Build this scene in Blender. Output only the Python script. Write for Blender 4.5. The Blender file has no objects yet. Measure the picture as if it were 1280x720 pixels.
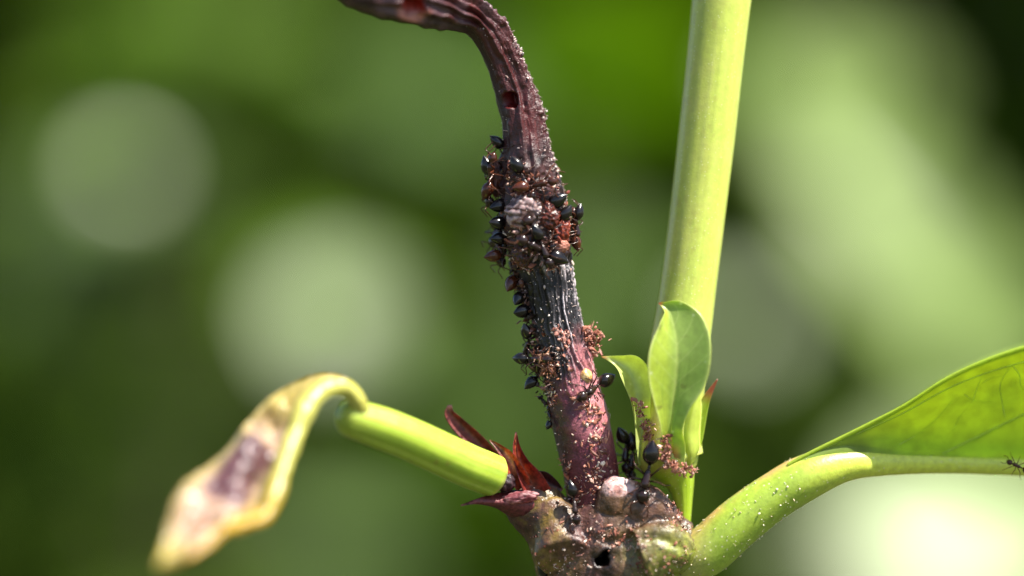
import bpy, math, random
import numpy as np
from mathutils import Vector, Matrix

# ------------------------------------------------------------------ scale: 1 unit = 1 cm
scene = bpy.context.scene
COL = scene.collection
R = math.radians
random.seed(4)
rng = np.random.default_rng(7)

# ------------------------------------------------------------------ camera
D = 17.778                      # camera to plane of focus, cm
cam_d = bpy.data.cameras.new("camera")
cam = bpy.data.objects.new("camera", cam_d)
COL.objects.link(cam)
cam.location = (0, -D, 0)
cam.rotation_euler = (R(90), 0, 0)
cam_d.sensor_width = 360.0      # lens and sensor in tenths of a millimetre: the scene is in centimetres
cam_d.lens = 1000.0
cam_d.clip_start = 0.5
cam_d.clip_end = 30000.0
cam_d.dof.use_dof = True
cam_d.dof.focus_distance = D - 0.12
cam_d.dof.aperture_fstop = 1.0 / 1.4
scene.camera = cam

# ------------------------------------------------------------------ sky, sun, exposure
SUN = Vector((0.44, -0.25, 0.86)).normalized()
w = bpy.data.worlds.new("World")
scene.world = w
w.use_nodes = True
nt = w.node_tree
nt.nodes.clear()
sky = nt.nodes.new("ShaderNodeTexSky")
sky.sky_type = 'NISHITA'
sky.sun_disc = False
sky.sun_elevation = math.asin(SUN.z)
sky.sun_rotation = math.atan2(SUN.x, SUN.y)
bgn = nt.nodes.new("ShaderNodeBackground")
bgn.inputs['Strength'].default_value = 0.085
wo = nt.nodes.new("ShaderNodeOutputWorld")
nt.links.new(sky.outputs[0], bgn.inputs[0])
nt.links.new(bgn.outputs[0], wo.inputs[0])

sd = bpy.data.lights.new("sun", 'SUN')
sd.energy = 4.8
sd.angle = R(0.55)
sd.color = (1.0, 0.95, 0.86)
so = bpy.data.objects.new("sun", sd)
COL.objects.link(so)
so.rotation_euler = (-SUN).to_track_quat('-Z', 'Y').to_euler()
so.location = SUN * 200

scene.view_settings.view_transform = 'Standard'
scene.view_settings.look = 'None'
scene.view_settings.exposure = 1.28
scene.view_settings.gamma = 1.0
scene.render.engine = 'CYCLES'
scene.cycles.use_denoising = True
scene.cycles.max_bounces = 10
scene.cycles.transparent_max_bounces = 8
scene.cycles.sample_clamp_indirect = 6.0

# ------------------------------------------------------------------ helpers
U = 0.005                        # cm per photograph pixel in the plane of focus


def W(px, py, y=0.0):
    """point at depth y that stands on the sight line of photograph pixel (px, py)"""
    k = (D + y) / D
    return np.array([(px - 640) * U * k, y, (360 - py) * U * k])


def s2l(c):
    c = np.asarray(c, float) / 255.0
    return np.where(c <= 0.04045, c / 12.92, ((c + 0.055) / 1.055) ** 2.4)


def smooth(a, b, x):
    t = np.clip((np.asarray(x, float) - a) / (b - a), 0, 1)
    return t * t * (3 - 2 * t)


def _hash(ix, iy, iz):
    n = (ix * 374761393 + iy * 668265263 + iz * 2147483647 + 1013904223) & 0xffffffff
    n = ((n ^ (n >> 13)) * 1274126177) & 0xffffffff
    n = ((n ^ (n >> 16)) * 2246822519) & 0xffffffff
    return ((n ^ (n >> 15)) & 0xffffff) / float(0xffffff)


def vnoise(p):
    p = np.asarray(p, float)
    i = np.floor(p).astype(np.int64)
    f = p - i
    f = f * f * f * (f * (f * 6 - 15) + 10)
    r = 0
    for dx in (0, 1):
        for dy in (0, 1):
            for dz in (0, 1):
                h = _hash(i[..., 0] + dx, i[..., 1] + dy, i[..., 2] + dz)
                wgt = (f[..., 0] if dx else 1 - f[..., 0]) * (f[..., 1] if dy else 1 - f[..., 1]) * (f[..., 2] if dz else 1 - f[..., 2])
                r = r + h * wgt
    return r * 2 - 1


def fbm(p, scale=1.0, oct=4, gain=0.5, seed=0.0):
    p = np.asarray(p, float) * scale + seed * 17.31
    a, r, t = 1.0, 0.0, 0.0
    for k in range(oct):
        r = r + a * vnoise(p)
        t += a
        a *= gain
        p = p * 2.03 + 5.7
    return r / t


def ridged(p, scale=1.0, oct=3, seed=0.0):
    p = np.asarray(p, float) * scale + seed * 9.1
    a, r, t = 1.0, 0.0, 0.0
    for k in range(oct):
        r = r + a * (1 - np.abs(vnoise(p)) * 2)
        t += a
        a *= 0.5
        p = p * 2.1 + 3.3
    return r / t


def mesh_obj(name, verts, faces, mat, parent=None, col=None, smooth_shade=True):
    me = bpy.data.meshes.new(name)
    verts = np.asarray(verts, float)
    me.from_pydata(verts.tolist(), [], faces if isinstance(faces, list) else np.asarray(faces).tolist())
    if col is not None:
        at = me.color_attributes.new("Col", 'FLOAT_COLOR', 'POINT')
        c = np.ones((len(verts), 4), np.float32)
        c[:, :3] = np.asarray(col, np.float32)
        at.data.foreach_set("color", c.ravel())
    if smooth_shade:
        me.polygons.foreach_set("use_smooth", np.ones(len(me.polygons), bool))
    me.materials.append(mat)
    me.update()
    o = bpy.data.objects.new(name, me)
    COL.objects.link(o)
    if parent is not None:
        o.parent = parent
        o.matrix_parent_inverse = parent_inv(parent)
    return o


def parent_inv(p):
    m = Matrix.Identity(4)
    q = p
    while q is not None:
        m = q.matrix_basis @ m if q.parent is None else (q.matrix_parent_inverse @ q.matrix_basis) @ m
        q = q.parent
    return m.inverted()


def empty(name, loc):
    o = bpy.data.objects.new(name, None)
    COL.objects.link(o)
    o.location = loc
    o.empty_display_size = 0.2
    return o


def tag(o, label=None, cat=None, group=None, kind=None):
    if label: o["label"] = label
    if cat: o["category"] = cat
    if group: o["group"] = group
    if kind: o["kind"] = kind
    return o


def catmull(P, n):
    """P (k, m) control rows -> n rows along them, evenly in chord length"""
    P = np.asarray(P, float)
    d = np.r_[0, np.cumsum(np.linalg.norm(np.diff(P[:, :3], axis=0), axis=1))]
    t = np.linspace(0, d[-1], n)
    k = np.clip(np.searchsorted(d, t, side='right') - 1, 0, len(P) - 2)
    f = ((t - d[k]) / (d[k + 1] - d[k]))[:, None]
    # finite-difference tangents for uneven spacing
    m = np.zeros_like(P)
    m[1:-1] = (P[2:] - P[:-2]) / (d[2:] - d[:-2])[:, None]
    m[0] = (P[1] - P[0]) / (d[1] - d[0])
    m[-1] = (P[-1] - P[-2]) / (d[-1] - d[-2])
    h = (d[k + 1] - d[k])[:, None]
    f2, f3 = f * f, f * f * f
    return (2 * f3 - 3 * f2 + 1) * P[k] + (f3 - 2 * f2 + f) * h * m[k] + (-2 * f3 + 3 * f2) * P[k + 1] + (f3 - f2) * h * m[k + 1]


def frames(C):
    T = np.gradient(C, axis=0)
    T /= np.linalg.norm(T, axis=1)[:, None]
    S = np.cross(np.array([0, 1.0, 0]), T)
    S /= np.linalg.norm(S, axis=1)[:, None]
    F = np.cross(S, T)
    return T, S, F


def grid_faces(nr, ns, closed=True):
    i = np.arange(nr - 1)[:, None]
    j = np.arange(ns if closed else ns - 1)[None, :]
    j2 = (j + 1) % ns
    a = i * ns + j
    b = i * ns + j2
    return np.stack([a, b, b + ns, a + ns], -1).reshape(-1, 4)


class Tube:
    """loft of rings; theta 0 faces the camera side (-y), +90 deg is +x when the path runs upwards"""
    def __init__(s, ctrl, nr, ns, shape=None, depth=1.0, cap0=0.0, cap1=0.0):
        P = np.array([np.r_[W(c[0], c[1], c[2]), c[3] * U] for c in ctrl])
        P = catmull(P, nr)
        s.C, s.r = P[:, :3], P[:, 3].copy()
        L = np.r_[0, np.cumsum(np.linalg.norm(np.diff(s.C, axis=0), axis=1))]
        s.L = L
        for cap, dist in ((cap0, L), (cap1, L[-1] - L)):
            if cap > 0:
                t = np.clip(dist / cap, 0, 1)
                s.r *= np.sqrt(np.clip(1 - (1 - t) ** 2, 0.0004, 1))
        s.T, s.S, s.F = frames(s.C)
        s.nr, s.ns = nr, ns
        th = np.linspace(-math.pi, math.pi, ns, endpoint=False)
        s.th = np.broadcast_to(th, (nr, ns)).copy()
        s.u = np.broadcast_to(np.linspace(0, 1, nr)[:, None], (nr, ns)).copy()
        s.l = np.broadcast_to(L[:, None], (nr, ns)).copy()
        s.rad = np.broadcast_to(s.r[:, None], (nr, ns)).copy()
        s.depth = depth
        s.rebuild(0)

    def dirs(s):
        return np.sin(s.th)[..., None] * s.S[:, None] + np.cos(s.th)[..., None] * s.F[:, None] * s.depth

    def rebuild(s, dr):
        s.dr = dr
        s.V = s.C[:, None] + s.dirs() * (s.rad + dr)[..., None]
        return s.V

    def px(s):
        k = (D + s.V[..., 1]) / D
        return s.V[..., 0] / U / k + 640, 360 - s.V[..., 2] / U / k

    def mesh(s, name, mat, parent, col):
        V = s.V.reshape(-1, 3)
        f = grid_faces(s.nr, s.ns).tolist()
        n = len(V)
        V = np.vstack([V, s.V[0].mean(0), s.V[-1].mean(0)])
        col = np.asarray(col).reshape(-1, 3)
        col = np.vstack([col, col[0], col[-1]])
        for j in range(s.ns):
            j2 = (j + 1) % s.ns
            f.append([n, j2, j])
            b = (s.nr - 1) * s.ns
            f.append([n + 1, b + j, b + j2])
        return mesh_obj(name, V, f, mat, parent, col)


def mixc(a, b, t):
    t = np.asarray(t)[..., None]
    return np.asarray(a) * (1 - t) + np.asarray(b) * t


# ------------------------------------------------------------------ materials
def new_mat(name):
    m = bpy.data.materials.new(name)
    m.use_nodes = True
    n = m.node_tree
    n.nodes.clear()
    out = n.nodes.new("ShaderNodeOutputMaterial")
    return m, n, out


def mat_tissue(name, rough=0.4, spec=0.5, sss=0.0, sss_radius=(0.06, 0.05, 0.015), trans=0.0, trans_tint=(1, 1, 1), noise_scale=60.0, noise_amt=0.25,
               bump=0.2, bump_scale=120.0, bump_dist=0.004, speck=0.0, speck_scale=45.0, coat=0.0, rough_var=0.1, speck_col=(0.85, 0.85, 0.7, 1), aniso_z=1.0):
    m, n, out = new_mat(name)
    N, L = n.nodes, n.links
    att = N.new("ShaderNodeAttribute"); att.attribute_name = "Col"
    tc = N.new("ShaderNodeTexCoord")
    mp = N.new("ShaderNodeMapping"); mp.inputs['Scale'].default_value = (1, 1, aniso_z)
    L.new(tc.outputs['Object'], mp.inputs[0])
    nz = N.new("ShaderNodeTexNoise"); nz.inputs['Scale'].default_value = noise_scale; nz.inputs['Detail'].default_value = 5
    L.new(mp.outputs[0], nz.inputs['Vector'])
    mr = N.new("ShaderNodeMapRange"); mr.inputs[1].default_value = 0.3; mr.inputs[2].default_value = 0.7
    mr.inputs[3].default_value = 1 - noise_amt; mr.inputs[4].default_value = 1 + noise_amt
    L.new(nz.outputs['Fac'], mr.inputs[0])
    mul = N.new("ShaderNodeVectorMath"); mul.operation = 'SCALE'
    L.new(att.outputs['Color'], mul.inputs[0]); L.new(mr.outputs[0], mul.inputs['Scale'])
    colsock = mul.outputs[0]
    if speck > 0:
        vo = N.new("ShaderNodeTexVoronoi"); vo.inputs['Scale'].default_value = speck_scale
        L.new(tc.outputs['Object'], vo.inputs['Vector'])
        ra = N.new("ShaderNodeMapRange"); ra.inputs[1].default_value = 0.10; ra.inputs[2].default_value = 0.24
        ra.inputs[3].default_value = speck; ra.inputs[4].default_value = 0.0
        L.new(vo.outputs['Distance'], ra.inputs[0])
        # only some cells carry a speck
        sep = N.new("ShaderNodeSeparateColor"); L.new(vo.outputs['Color'], sep.inputs[0])
        gt = N.new("ShaderNodeMath"); gt.operation = 'GREATER_THAN'; gt.inputs[1].default_value = 0.62
        L.new(sep.outputs[0], gt.inputs[0])
        mm = N.new("ShaderNodeMath"); mm.operation = 'MULTIPLY'
        L.new(ra.outputs[0], mm.inputs[0]); L.new(gt.outputs[0], mm.inputs[1])
        mx = N.new("ShaderNodeMix"); mx.data_type = 'RGBA'
        L.new(mm.outputs[0], mx.inputs[0]); L.new(colsock, mx.inputs[6]); mx.inputs[7].default_value = speck_col
        colsock = mx.outputs[2]
    p = N.new("ShaderNodeBsdfPrincipled")
    L.new(colsock, p.inputs['Base Color'])
    rr = N.new("ShaderNodeMapRange"); rr.inputs[3].default_value = max(0.02, rough - rough_var); rr.inputs[4].default_value = min(1, rough + rough_var)
    L.new(nz.outputs['Fac'], rr.inputs[0]); L.new(rr.outputs[0], p.inputs['Roughness'])
    p.inputs['Specular IOR Level'].default_value = spec
    p.inputs['Coat Weight'].default_value = coat
    p.inputs['Coat Roughness'].default_value = 0.15
    if sss > 0:
        p.inputs['Subsurface Weight'].default_value = sss
        p.inputs['Subsurface Radius'].default_value = sss_radius
        p.inputs['Subsurface Scale'].default_value = 1.0
    if bump > 0:
        nb = N.new("ShaderNodeTexNoise"); nb.inputs['Scale'].default_value = bump_scale; nb.inputs['Detail'].default_value = 4
        L.new(mp.outputs[0], nb.inputs['Vector'])
        b = N.new("ShaderNodeBump"); b.inputs['Strength'].default_value = bump; b.inputs['Distance'].default_value = bump_dist
        L.new(nb.outputs['Fac'], b.inputs['Height']); L.new(b.outputs[0], p.inputs['Normal'])
    sh = p.outputs[0]
    if trans > 0:
        t = N.new("ShaderNodeBsdfTranslucent")
        tm = N.new("ShaderNodeMix"); tm.data_type = 'RGBA'; tm.blend_type = 'MULTIPLY'; tm.inputs[0].default_value = 1.0
        L.new(colsock, tm.inputs[6]); tm.inputs[7].default_value = (*trans_tint, 1)
        L.new(tm.outputs[2], t.inputs[0])
        mxs = N.new("ShaderNodeMixShader"); mxs.inputs[0].default_value = trans
        L.new(p.outputs[0], mxs.inputs[1]); L.new(t.outputs[0], mxs.inputs[2])
        sh = mxs.outputs[0]
    L.new(sh, out.inputs[0])
    return m


def mat_bgleaf(name, base, rough, trans, spec=0.5, var=0.3):
    m, n, out = new_mat(name)
    N, L = n.nodes, n.links
    oi = N.new("ShaderNodeObjectInfo")
    tc = N.new("ShaderNodeTexCoord")
    nz = N.new("ShaderNodeTexNoise"); nz.inputs['Scale'].default_value = 0.35; nz.inputs['Detail'].default_value = 3
    L.new(tc.outputs['Object'], nz.inputs['Vector'])
    ad = N.new("ShaderNodeMath"); ad.operation = 'ADD'
    L.new(oi.outputs['Random'], ad.inputs[0]); L.new(nz.outputs['Fac'], ad.inputs[1])
    mr = N.new("ShaderNodeMapRange"); mr.inputs[1].default_value = 0.3; mr.inputs[2].default_value = 1.7
    mr.inputs[3].default_value = 1 - var; mr.inputs[4].default_value = 1 + var
    L.new(ad.outputs[0], mr.inputs[0])
    sc = N.new("ShaderNodeVectorMath"); sc.operation = 'SCALE'; sc.inputs[0].default_value = base
    L.new(mr.outputs[0], sc.inputs['Scale'])
    p = N.new("ShaderNodeBsdfPrincipled")
    L.new(sc.outputs[0], p.inputs['Base Color'])
    p.inputs['Roughness'].default_value = rough
    p.inputs['Specular IOR Level'].default_value = spec
    t = N.new("ShaderNodeBsdfTranslucent")
    s2 = N.new("ShaderNodeVectorMath"); s2.operation = 'MULTIPLY'; s2.inputs[1].default_value = (1.5, 1.6, 0.6)
    L.new(sc.outputs[0], s2.inputs[0]); L.new(s2.outputs[0], t.inputs[0])
    mx = N.new("ShaderNodeMixShader"); mx.inputs[0].default_value = trans
    L.new(p.outputs[0], mx.inputs[1]); L.new(t.outputs[0], mx.inputs[2])
    L.new(mx.outputs[0], out.inputs[0])
    return m


M = {}
M['stalk'] = mat_tissue('green stalk skin', rough=0.36, sss=0.55, sss_radius=(0.07, 0.08, 0.02), noise_scale=25, noise_amt=0.08, bump=0.25, bump_scale=70,
                        bump_dist=0.005, speck=0.4, speck_scale=48, speck_col=(0.85, 0.86, 0.6, 1))
M['petiole'] = mat_tissue('leaf stalk skin', rough=0.38, sss=0.45, sss_radius=(0.06, 0.07, 0.015), noise_scale=30, noise_amt=0.15, bump=0.35, bump_scale=60,
                          bump_dist=0.005, speck=0.5, speck_scale=30, speck_col=(0.8, 0.76, 0.55, 1))
M['cut'] = mat_tissue('smooth petiole skin', rough=0.33, sss=0.5, sss_radius=(0.07, 0.08, 0.02), noise_scale=20, noise_amt=0.08, bump=0.15, bump_scale=50, aniso_z=1.0)
M['leaf'] = mat_tissue('leaf blade', rough=0.45, trans=0.6, trans_tint=(1.75, 1.38, 0.5), noise_scale=9, noise_amt=0.12, bump=0.3, bump_scale=35, bump_dist=0.006, speck=0.0)
M['vein'] = mat_tissue('leaf vein', rough=0.45, trans=0.8, trans_tint=(1.25, 1.2, 0.8), noise_scale=30, noise_amt=0.08, bump=0.1)
M['bract'] = mat_tissue('green bract', rough=0.32, trans=0.45, trans_tint=(1.2, 1.25, 0.5), noise_scale=18, noise_amt=0.12, bump=0.2, bump_scale=60, speck=0.4, speck_scale=16)
M['dry'] = mat_tissue('dry red bract', rough=0.42, trans=0.25, trans_tint=(2.2, 1.2, 0.7), noise_scale=45, noise_amt=0.5, bump=0.6, bump_scale=60, bump_dist=0.008)
M['withered'] = mat_tissue('withered stalk bark', rough=0.4, spec=0.5, noise_scale=70, noise_amt=0.4, bump=0.7, bump_scale=110, bump_dist=0.006, rough_var=0.2)
M['node'] = mat_tissue('node bark', rough=0.36, spec=0.55, sss=0.15, sss_radius=(0.05, 0.03, 0.01), noise_scale=28, noise_amt=0.5, bump=0.75, bump_scale=70, bump_dist=0.007, rough_var=0.2)
M['curl'] = mat_tissue('curling sick leaf', rough=0.36, spec=0.6, sss=0.2, noise_scale=10, noise_amt=0.2, bump=0.5, bump_scale=14, bump_dist=0.03, rough_var=0.12)
M['ant'] = mat_tissue('ant shell', rough=0.2, spec=0.5, noise_scale=90, noise_amt=0.2, bump=0.1, bump_scale=200, bump_dist=0.001, rough_var=0.05)
M['scale'] = mat_tissue('scale insect skin', rough=0.35, spec=0.5, sss=0.25, sss_radius=(0.05, 0.02, 0.01), noise_scale=60, noise_amt=0.35, bump=0.5, bump_scale=80, bump_dist=0.005)
M['crumb'] = mat_tissue('frass crumb', rough=0.45, spec=0.5, noise_scale=80, noise_amt=0.3, bump=0.4, bump_scale=150, bump_dist=0.003)
M['bark'] = mat_tissue('lower stem bark', rough=0.6, noise_scale=6, noise_amt=0.4, bump=0.6, bump_scale=10, bump_dist=0.03)
M['shade_leaf'] = mat_bgleaf('shade leaf', (0.066, 0.112, 0.012), 0.6, 0.5, spec=0.05)
M['deep_leaf'] = mat_bgleaf('deep green leaf', (0.095, 0.17, 0.016), 0.55, 0.5, spec=0.06)
M['lime_leaf'] = mat_bgleaf('lime leaf', (0.17, 0.31, 0.014), 0.5, 0.5, spec=0.15)
M['backlit_leaf'] = mat_bgleaf('thin backlit leaf', (0.20, 0.29, 0.022), 0.5, 0.68, spec=0.05)
M['pale_leaf'] = mat_bgleaf('pale glossy leaf', (0.23, 0.32, 0.08), 0.38, 0.3, spec=0.5)
M['grey_leaf'] = mat_bgleaf('grey green leaf', (0.09, 0.15, 0.036), 0.42, 0.3, spec=0.3)
M['waxy_leaf'] = mat_bgleaf('waxy leaf', (0.24, 0.32, 0.11), 0.30, 0.25, spec=0.55)
M['satin_leaf'] = mat_bgleaf('satin leaf', (0.18, 0.27, 0.07), 0.40, 0.3, spec=0.4)
M['twig'] = mat_bgleaf('twig bark', (0.07, 0.05, 0.03), 0.7, 0.0)


def ground_mat():
    m, n, out = new_mat('leaf litter soil')
    N, L = n.nodes, n.links
    tc = N.new("ShaderNodeTexCoord")
    nz = N.new("ShaderNodeTexNoise"); nz.inputs['Scale'].default_value = 0.15; nz.inputs['Detail'].default_value = 8
    L.new(tc.outputs['Object'], nz.inputs['Vector'])
    cr = N.new("ShaderNodeValToRGB")
    cr.color_ramp.elements[0].color = (0.02, 0.014, 0.008, 1); cr.color_ramp.elements[0].position = 0.3
    cr.color_ramp.elements[1].color = (0.06, 0.075, 0.02, 1); cr.color_ramp.elements[1].position = 0.7
    L.new(nz.outputs['Fac'], cr.inputs[0])
    p = N.new("ShaderNodeBsdfPrincipled"); p.inputs['Roughness'].default_value = 0.9
    L.new(cr.outputs[0], p.inputs['Base Color'])
    b = N.new("ShaderNodeBump"); b.inputs['Strength'].default_value = 0.8; b.inputs['Distance'].default_value = 1.0
    L.new(nz.outputs['Fac'], b.inputs['Height']); L.new(b.outputs[0], p.inputs['Normal'])
    L.new(p.outputs[0], out.inputs[0])
    return m


# ------------------------------------------------------------------ setting: ground
GZ = -60.0
gx = np.linspace(-1, 1, 61)
gx = np.sign(gx) * np.abs(gx) ** 3 * 20000
XX, YY = np.meshgrid(gx, gx, indexing='ij')
ZZ = GZ + 1.2 * fbm(np.stack([XX, YY, XX * 0], -1), 0.03, 3)
g = mesh_obj('ground', np.stack([XX, YY, ZZ], -1).reshape(-1, 3), grid_faces(61, 61, False), ground_mat())
tag(g, 'dark soil with leaf litter under the shrubs', 'ground', kind='structure')


# ------------------------------------------------------------------ setting: shrubs behind
def leaf_template(name, nl=9, nw=5, cup=0.12, bend=0.15):
    """unit leaf: base at origin, tip at +X 1, half width 0.5 at most, normal +Z"""
    u = np.linspace(0, 1, nl)
    hw = 0.5 * np.sin(np.pi * np.clip(u, 0, 1) ** 0.8) ** 0.75
    hw[0] = 0.02; hw[-1] = 0.004
    v = np.linspace(-1, 1, nw)
    X = np.repeat(u[:, None], nw, 1)
    Y = hw[:, None] * v[None]
    Z = cup * np.abs(v[None]) * hw[:, None] * 2 - bend * (u[:, None] ** 2) + 0 * Y
    return np.stack([X, Y, Z], -1).reshape(-1, 3), grid_faces(nl, nw, False)


LT_V, LT_F = leaf_template('t')
FLAT_V, _ = leaf_template('t', cup=0.03, bend=0.04)
leaf_meshes = {}


def leaf_mesh(kind):
    if kind not in leaf_meshes:
        me = bpy.data.meshes.new('leaf')
        V = (FLAT_V if kind in ('waxy_leaf', 'satin_leaf') else LT_V).copy()
        V2 = V - np.array([0, 0, 0.006])
        n = len(V)
        F = LT_F.tolist() + [[a + n for a in f[::-1]] for f in LT_F.tolist()]
        me.from_pydata(np.vstack([V, V2]).tolist(), [], F)
        me.polygons.foreach_set("use_smooth", np.ones(len(me.polygons), bool))
        me.materials.append(M[kind])
        leaf_meshes[kind] = me
    return leaf_meshes[kind]


def leaf_matrix(base, axis, normal, length, width):
    x = Vector(axis).normalized()
    z = Vector(normal)
    z = (z - x * z.dot(x)).normalized()
    y = z.cross(x)
    m = Matrix((x * length, y * width, z * length)).transposed().to_4x4()
    m.translation = Vector(base)
    return m


def branch_mesh(pts, r0, r1, ns=6):
    """thin tube along 3D points"""
    C = catmull(np.asarray(pts, float), max(4, 4 * len(pts)))
    T = np.gradient(C, axis=0); T /= np.linalg.norm(T, axis=1)[:, None]
    ref = np.where(np.abs(T[:, 1:2]) > 0.9, np.array([[1.0, 0, 0]]), np.array([[0, 1.0, 0]]))
    S = np.cross(ref, T); S /= np.linalg.norm(S, axis=1)[:, None]
    F = np.cross(S, T)
    r = np.linspace(r0, r1, len(C))[:, None, None]
    th = np.linspace(0, 2 * math.pi, ns, endpoint=False)
    V = C[:, None] + r * (np.sin(th)[None, :, None] * S[:, None] + np.cos(th)[None, :, None] * F[:, None])
    return V.reshape(-1, 3), grid_faces(len(C), ns)


def shrub(label, cat, group, base, tip, leaves, fill, fill_kinds, seed, trunk_r=0.5):
    """leaves: (px, py, Z, len px, width px, angle, normal, kind) are leaf centres; fill: count of further leaves around the branches"""
    r = random.Random(seed)
    root = empty('shrub', base)
    tag(root, label, cat, group)
    B, Tp = np.array(base, float), np.array(tip, float)
    mid = (B + Tp) / 2 + np.array([r.uniform(-2, 2), r.uniform(-1, 1), 0])
    spine = catmull(np.array([B, mid, Tp]), 24)
    v, f = branch_mesh([B, mid, Tp], trunk_r, 0.12)
    mesh_obj('trunk', v, f, M['twig'], root)

    def put(base_p, axis, normal, ln, wd, kind):
        o = bpy.data.objects.new('leaf', leaf_mesh(kind))
        COL.objects.link(o)
        o.parent = root
        o.matrix_parent_inverse = parent_inv(root)
        o.matrix_basis = leaf_matrix(base_p, axis, normal, ln, wd)

    def twig(to):
        a = spine[int(np.clip(np.argmin(np.abs(spine[:, 2] - (to[2] - 3))), 2, 23))]
        m2 = (a + to) / 2 + np.array([0, 0, 1.0])
        vv, ff = branch_mesh([a, m2, to], 0.14, 0.05, 5)
        mesh_obj('branch', vv, ff, M['twig'], root)

    for (px, py, Z, lp, wp, ang, nrm, kind) in leaves:
        k = Z / D
        c = W(px, py, Z - D)
        ln, wd = lp * U * k, wp * U * k
        ax = np.array([math.cos(R(ang)), 0, math.sin(R(ang))])
        n = Vector(nrm).normalized()
        axv = Vector(ax); axv = (axv - n * axv.dot(n)).normalized()
        b = np.array(c) - np.array(axv) * ln * 0.5
        put(b, axv, n, ln, wd, kind)
        twig(b)
    ends = []
    for k in range(max(1, fill // 9)):
        t = r.uniform(0.35, 1.0)
        a = spine[int(t * 23)]
        to = a + np.array([r.uniform(-7, 7), r.uniform(-4, 6), r.uniform(-1, 5)])
        twig(to)
        ends.append((a, to))
    for k in range(fill):
        a, to = ends[k % len(ends)]
        p = a + (to - a) * r.uniform(0.35, 1.05)
        ax = Vector((r.uniform(-1, 1), r.uniform(-1, 0.6), r.uniform(-0.8, 0.5))).normalized()
        n = Vector((r.uniform(-0.6, 0.6), r.uniform(-0.7, 0.5), 1)).normalized()
        ln = r.uniform(3.0, 5.5)
        put(p, ax, n, ln, ln * r.uniform(0.42, 0.55), r.choice(fill_kinds))
    return root


HV = tuple((SUN + Vector((0, -1, 0))).normalized())        # leaf that mirrors the sun towards the viewer
def tilt(dx, dy, dz):
    return (HV[0] + dx, HV[1] + dy, HV[2] + dz)
UP = (0.1, -0.45, 1.0)
BACK = (0.0, 0.75, 0.6)                                     # leaf lit from behind
FACE = (-0.1, -1.0, 0.25)

shrub('shrub behind the curled yellow leaf with a broad grey green leaf', 'shrub', 'shrubs behind the shoot',
      (-10.5, 58, GZ), (-7.5, 55, 9),
      [(155, 215, 68, 54, 46, 20, tilt(-0.03, 0, 0.03), 'waxy_leaf'),
       (150, 235, 82, 200, 150, 40, tilt(-0.5, 0.1, 0.4), 'grey_leaf'),
       (290, 30, 84, 420, 150, 8, UP, 'lime_leaf'),
       (425, 395, 74, 160, 130, 60, tilt(-0.05, 0, 0.05), 'satin_leaf'),
       (430, 370, 78, 250, 170, 50, UP, 'lime_leaf'),
       (60, 330, 82, 200, 120, -30, FACE, 'grey_leaf'),
       (230, 560, 88, 260, 160, 20, UP, 'deep_leaf')],
      60, ['shade_leaf', 'deep_leaf', 'shade_leaf'], 11)
shrub('shrub behind the withered stalk with saturated green leaves', 'shrub', 'shrubs behind the shoot',
      (1.5, 70, GZ), (1.2, 68, 12),
      [(760, 60, 86, 360, 240, 10, BACK, 'backlit_leaf'),
       (640, 110, 90, 260, 200, 60, BACK, 'backlit_leaf'),
       (545, 120, 80, 200, 150, -50, tilt(-0.5, 0.2, 0.2), 'grey_leaf'),
       (770, 340, 80, 240, 190, 70, tilt(-0.35, 0.2, 0.5), 'grey_leaf'),
       (610, 520, 84, 240, 150, 20, tilt(-0.6, 0.3, 0.2), 'grey_leaf'),
       (600, 650, 80, 380, 200, -15, BACK, 'backlit_leaf'),
       (420, 690, 76, 190, 120, 10, UP, 'grey_leaf')],
      60, ['shade_leaf', 'deep_leaf', 'shade_leaf'], 23)
shrub('shrub behind the green stalk with large pale sunlit leaves', 'shrub', 'shrubs behind the shoot',
      (9.5, 56, GZ), (9.0, 55, 10),
      [(1050, 110, 74, 320, 210, 75, tilt(-0.2, 0.1, 0.25), 'pale_leaf'),
       (1140, 330, 70, 380, 200, -62, tilt(-0.05, 0, 0.05), 'pale_leaf'),
       (1130, 400, 74, 180, 120, 40, tilt(0, 0.0, 0), 'waxy_leaf'),
       (935, 400, 68, 110, 90, 40, tilt(-0.03, 0, 0.03), 'satin_leaf'),
       (1250, 400, 72, 300, 180, 70, tilt(-0.15, 0.05, 0.2), 'pale_leaf'),
       (1190, 480, 78, 300, 160, 30, UP, 'pale_leaf')],
      60, ['shade_leaf', 'deep_leaf', 'shade_leaf'], 35)
shrub('low shrub under the green leaf with very bright sunlit leaves', 'shrub', 'shrubs behind the shoot',
      (11.5, 50, GZ), (11.0, 48, -7),
      [(1225, 665, 64, 380, 260, 15, tilt(0, 0, 0), 'waxy_leaf'),
       (1130, 712, 66, 280, 150, 35, UP, 'pale_leaf'),
       (1190, 650, 70, 260, 150, 40, tilt(-0.2, 0.1, 0.3), 'pale_leaf')],
      40, ['deep_leaf', 'lime_leaf'], 47)

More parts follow.
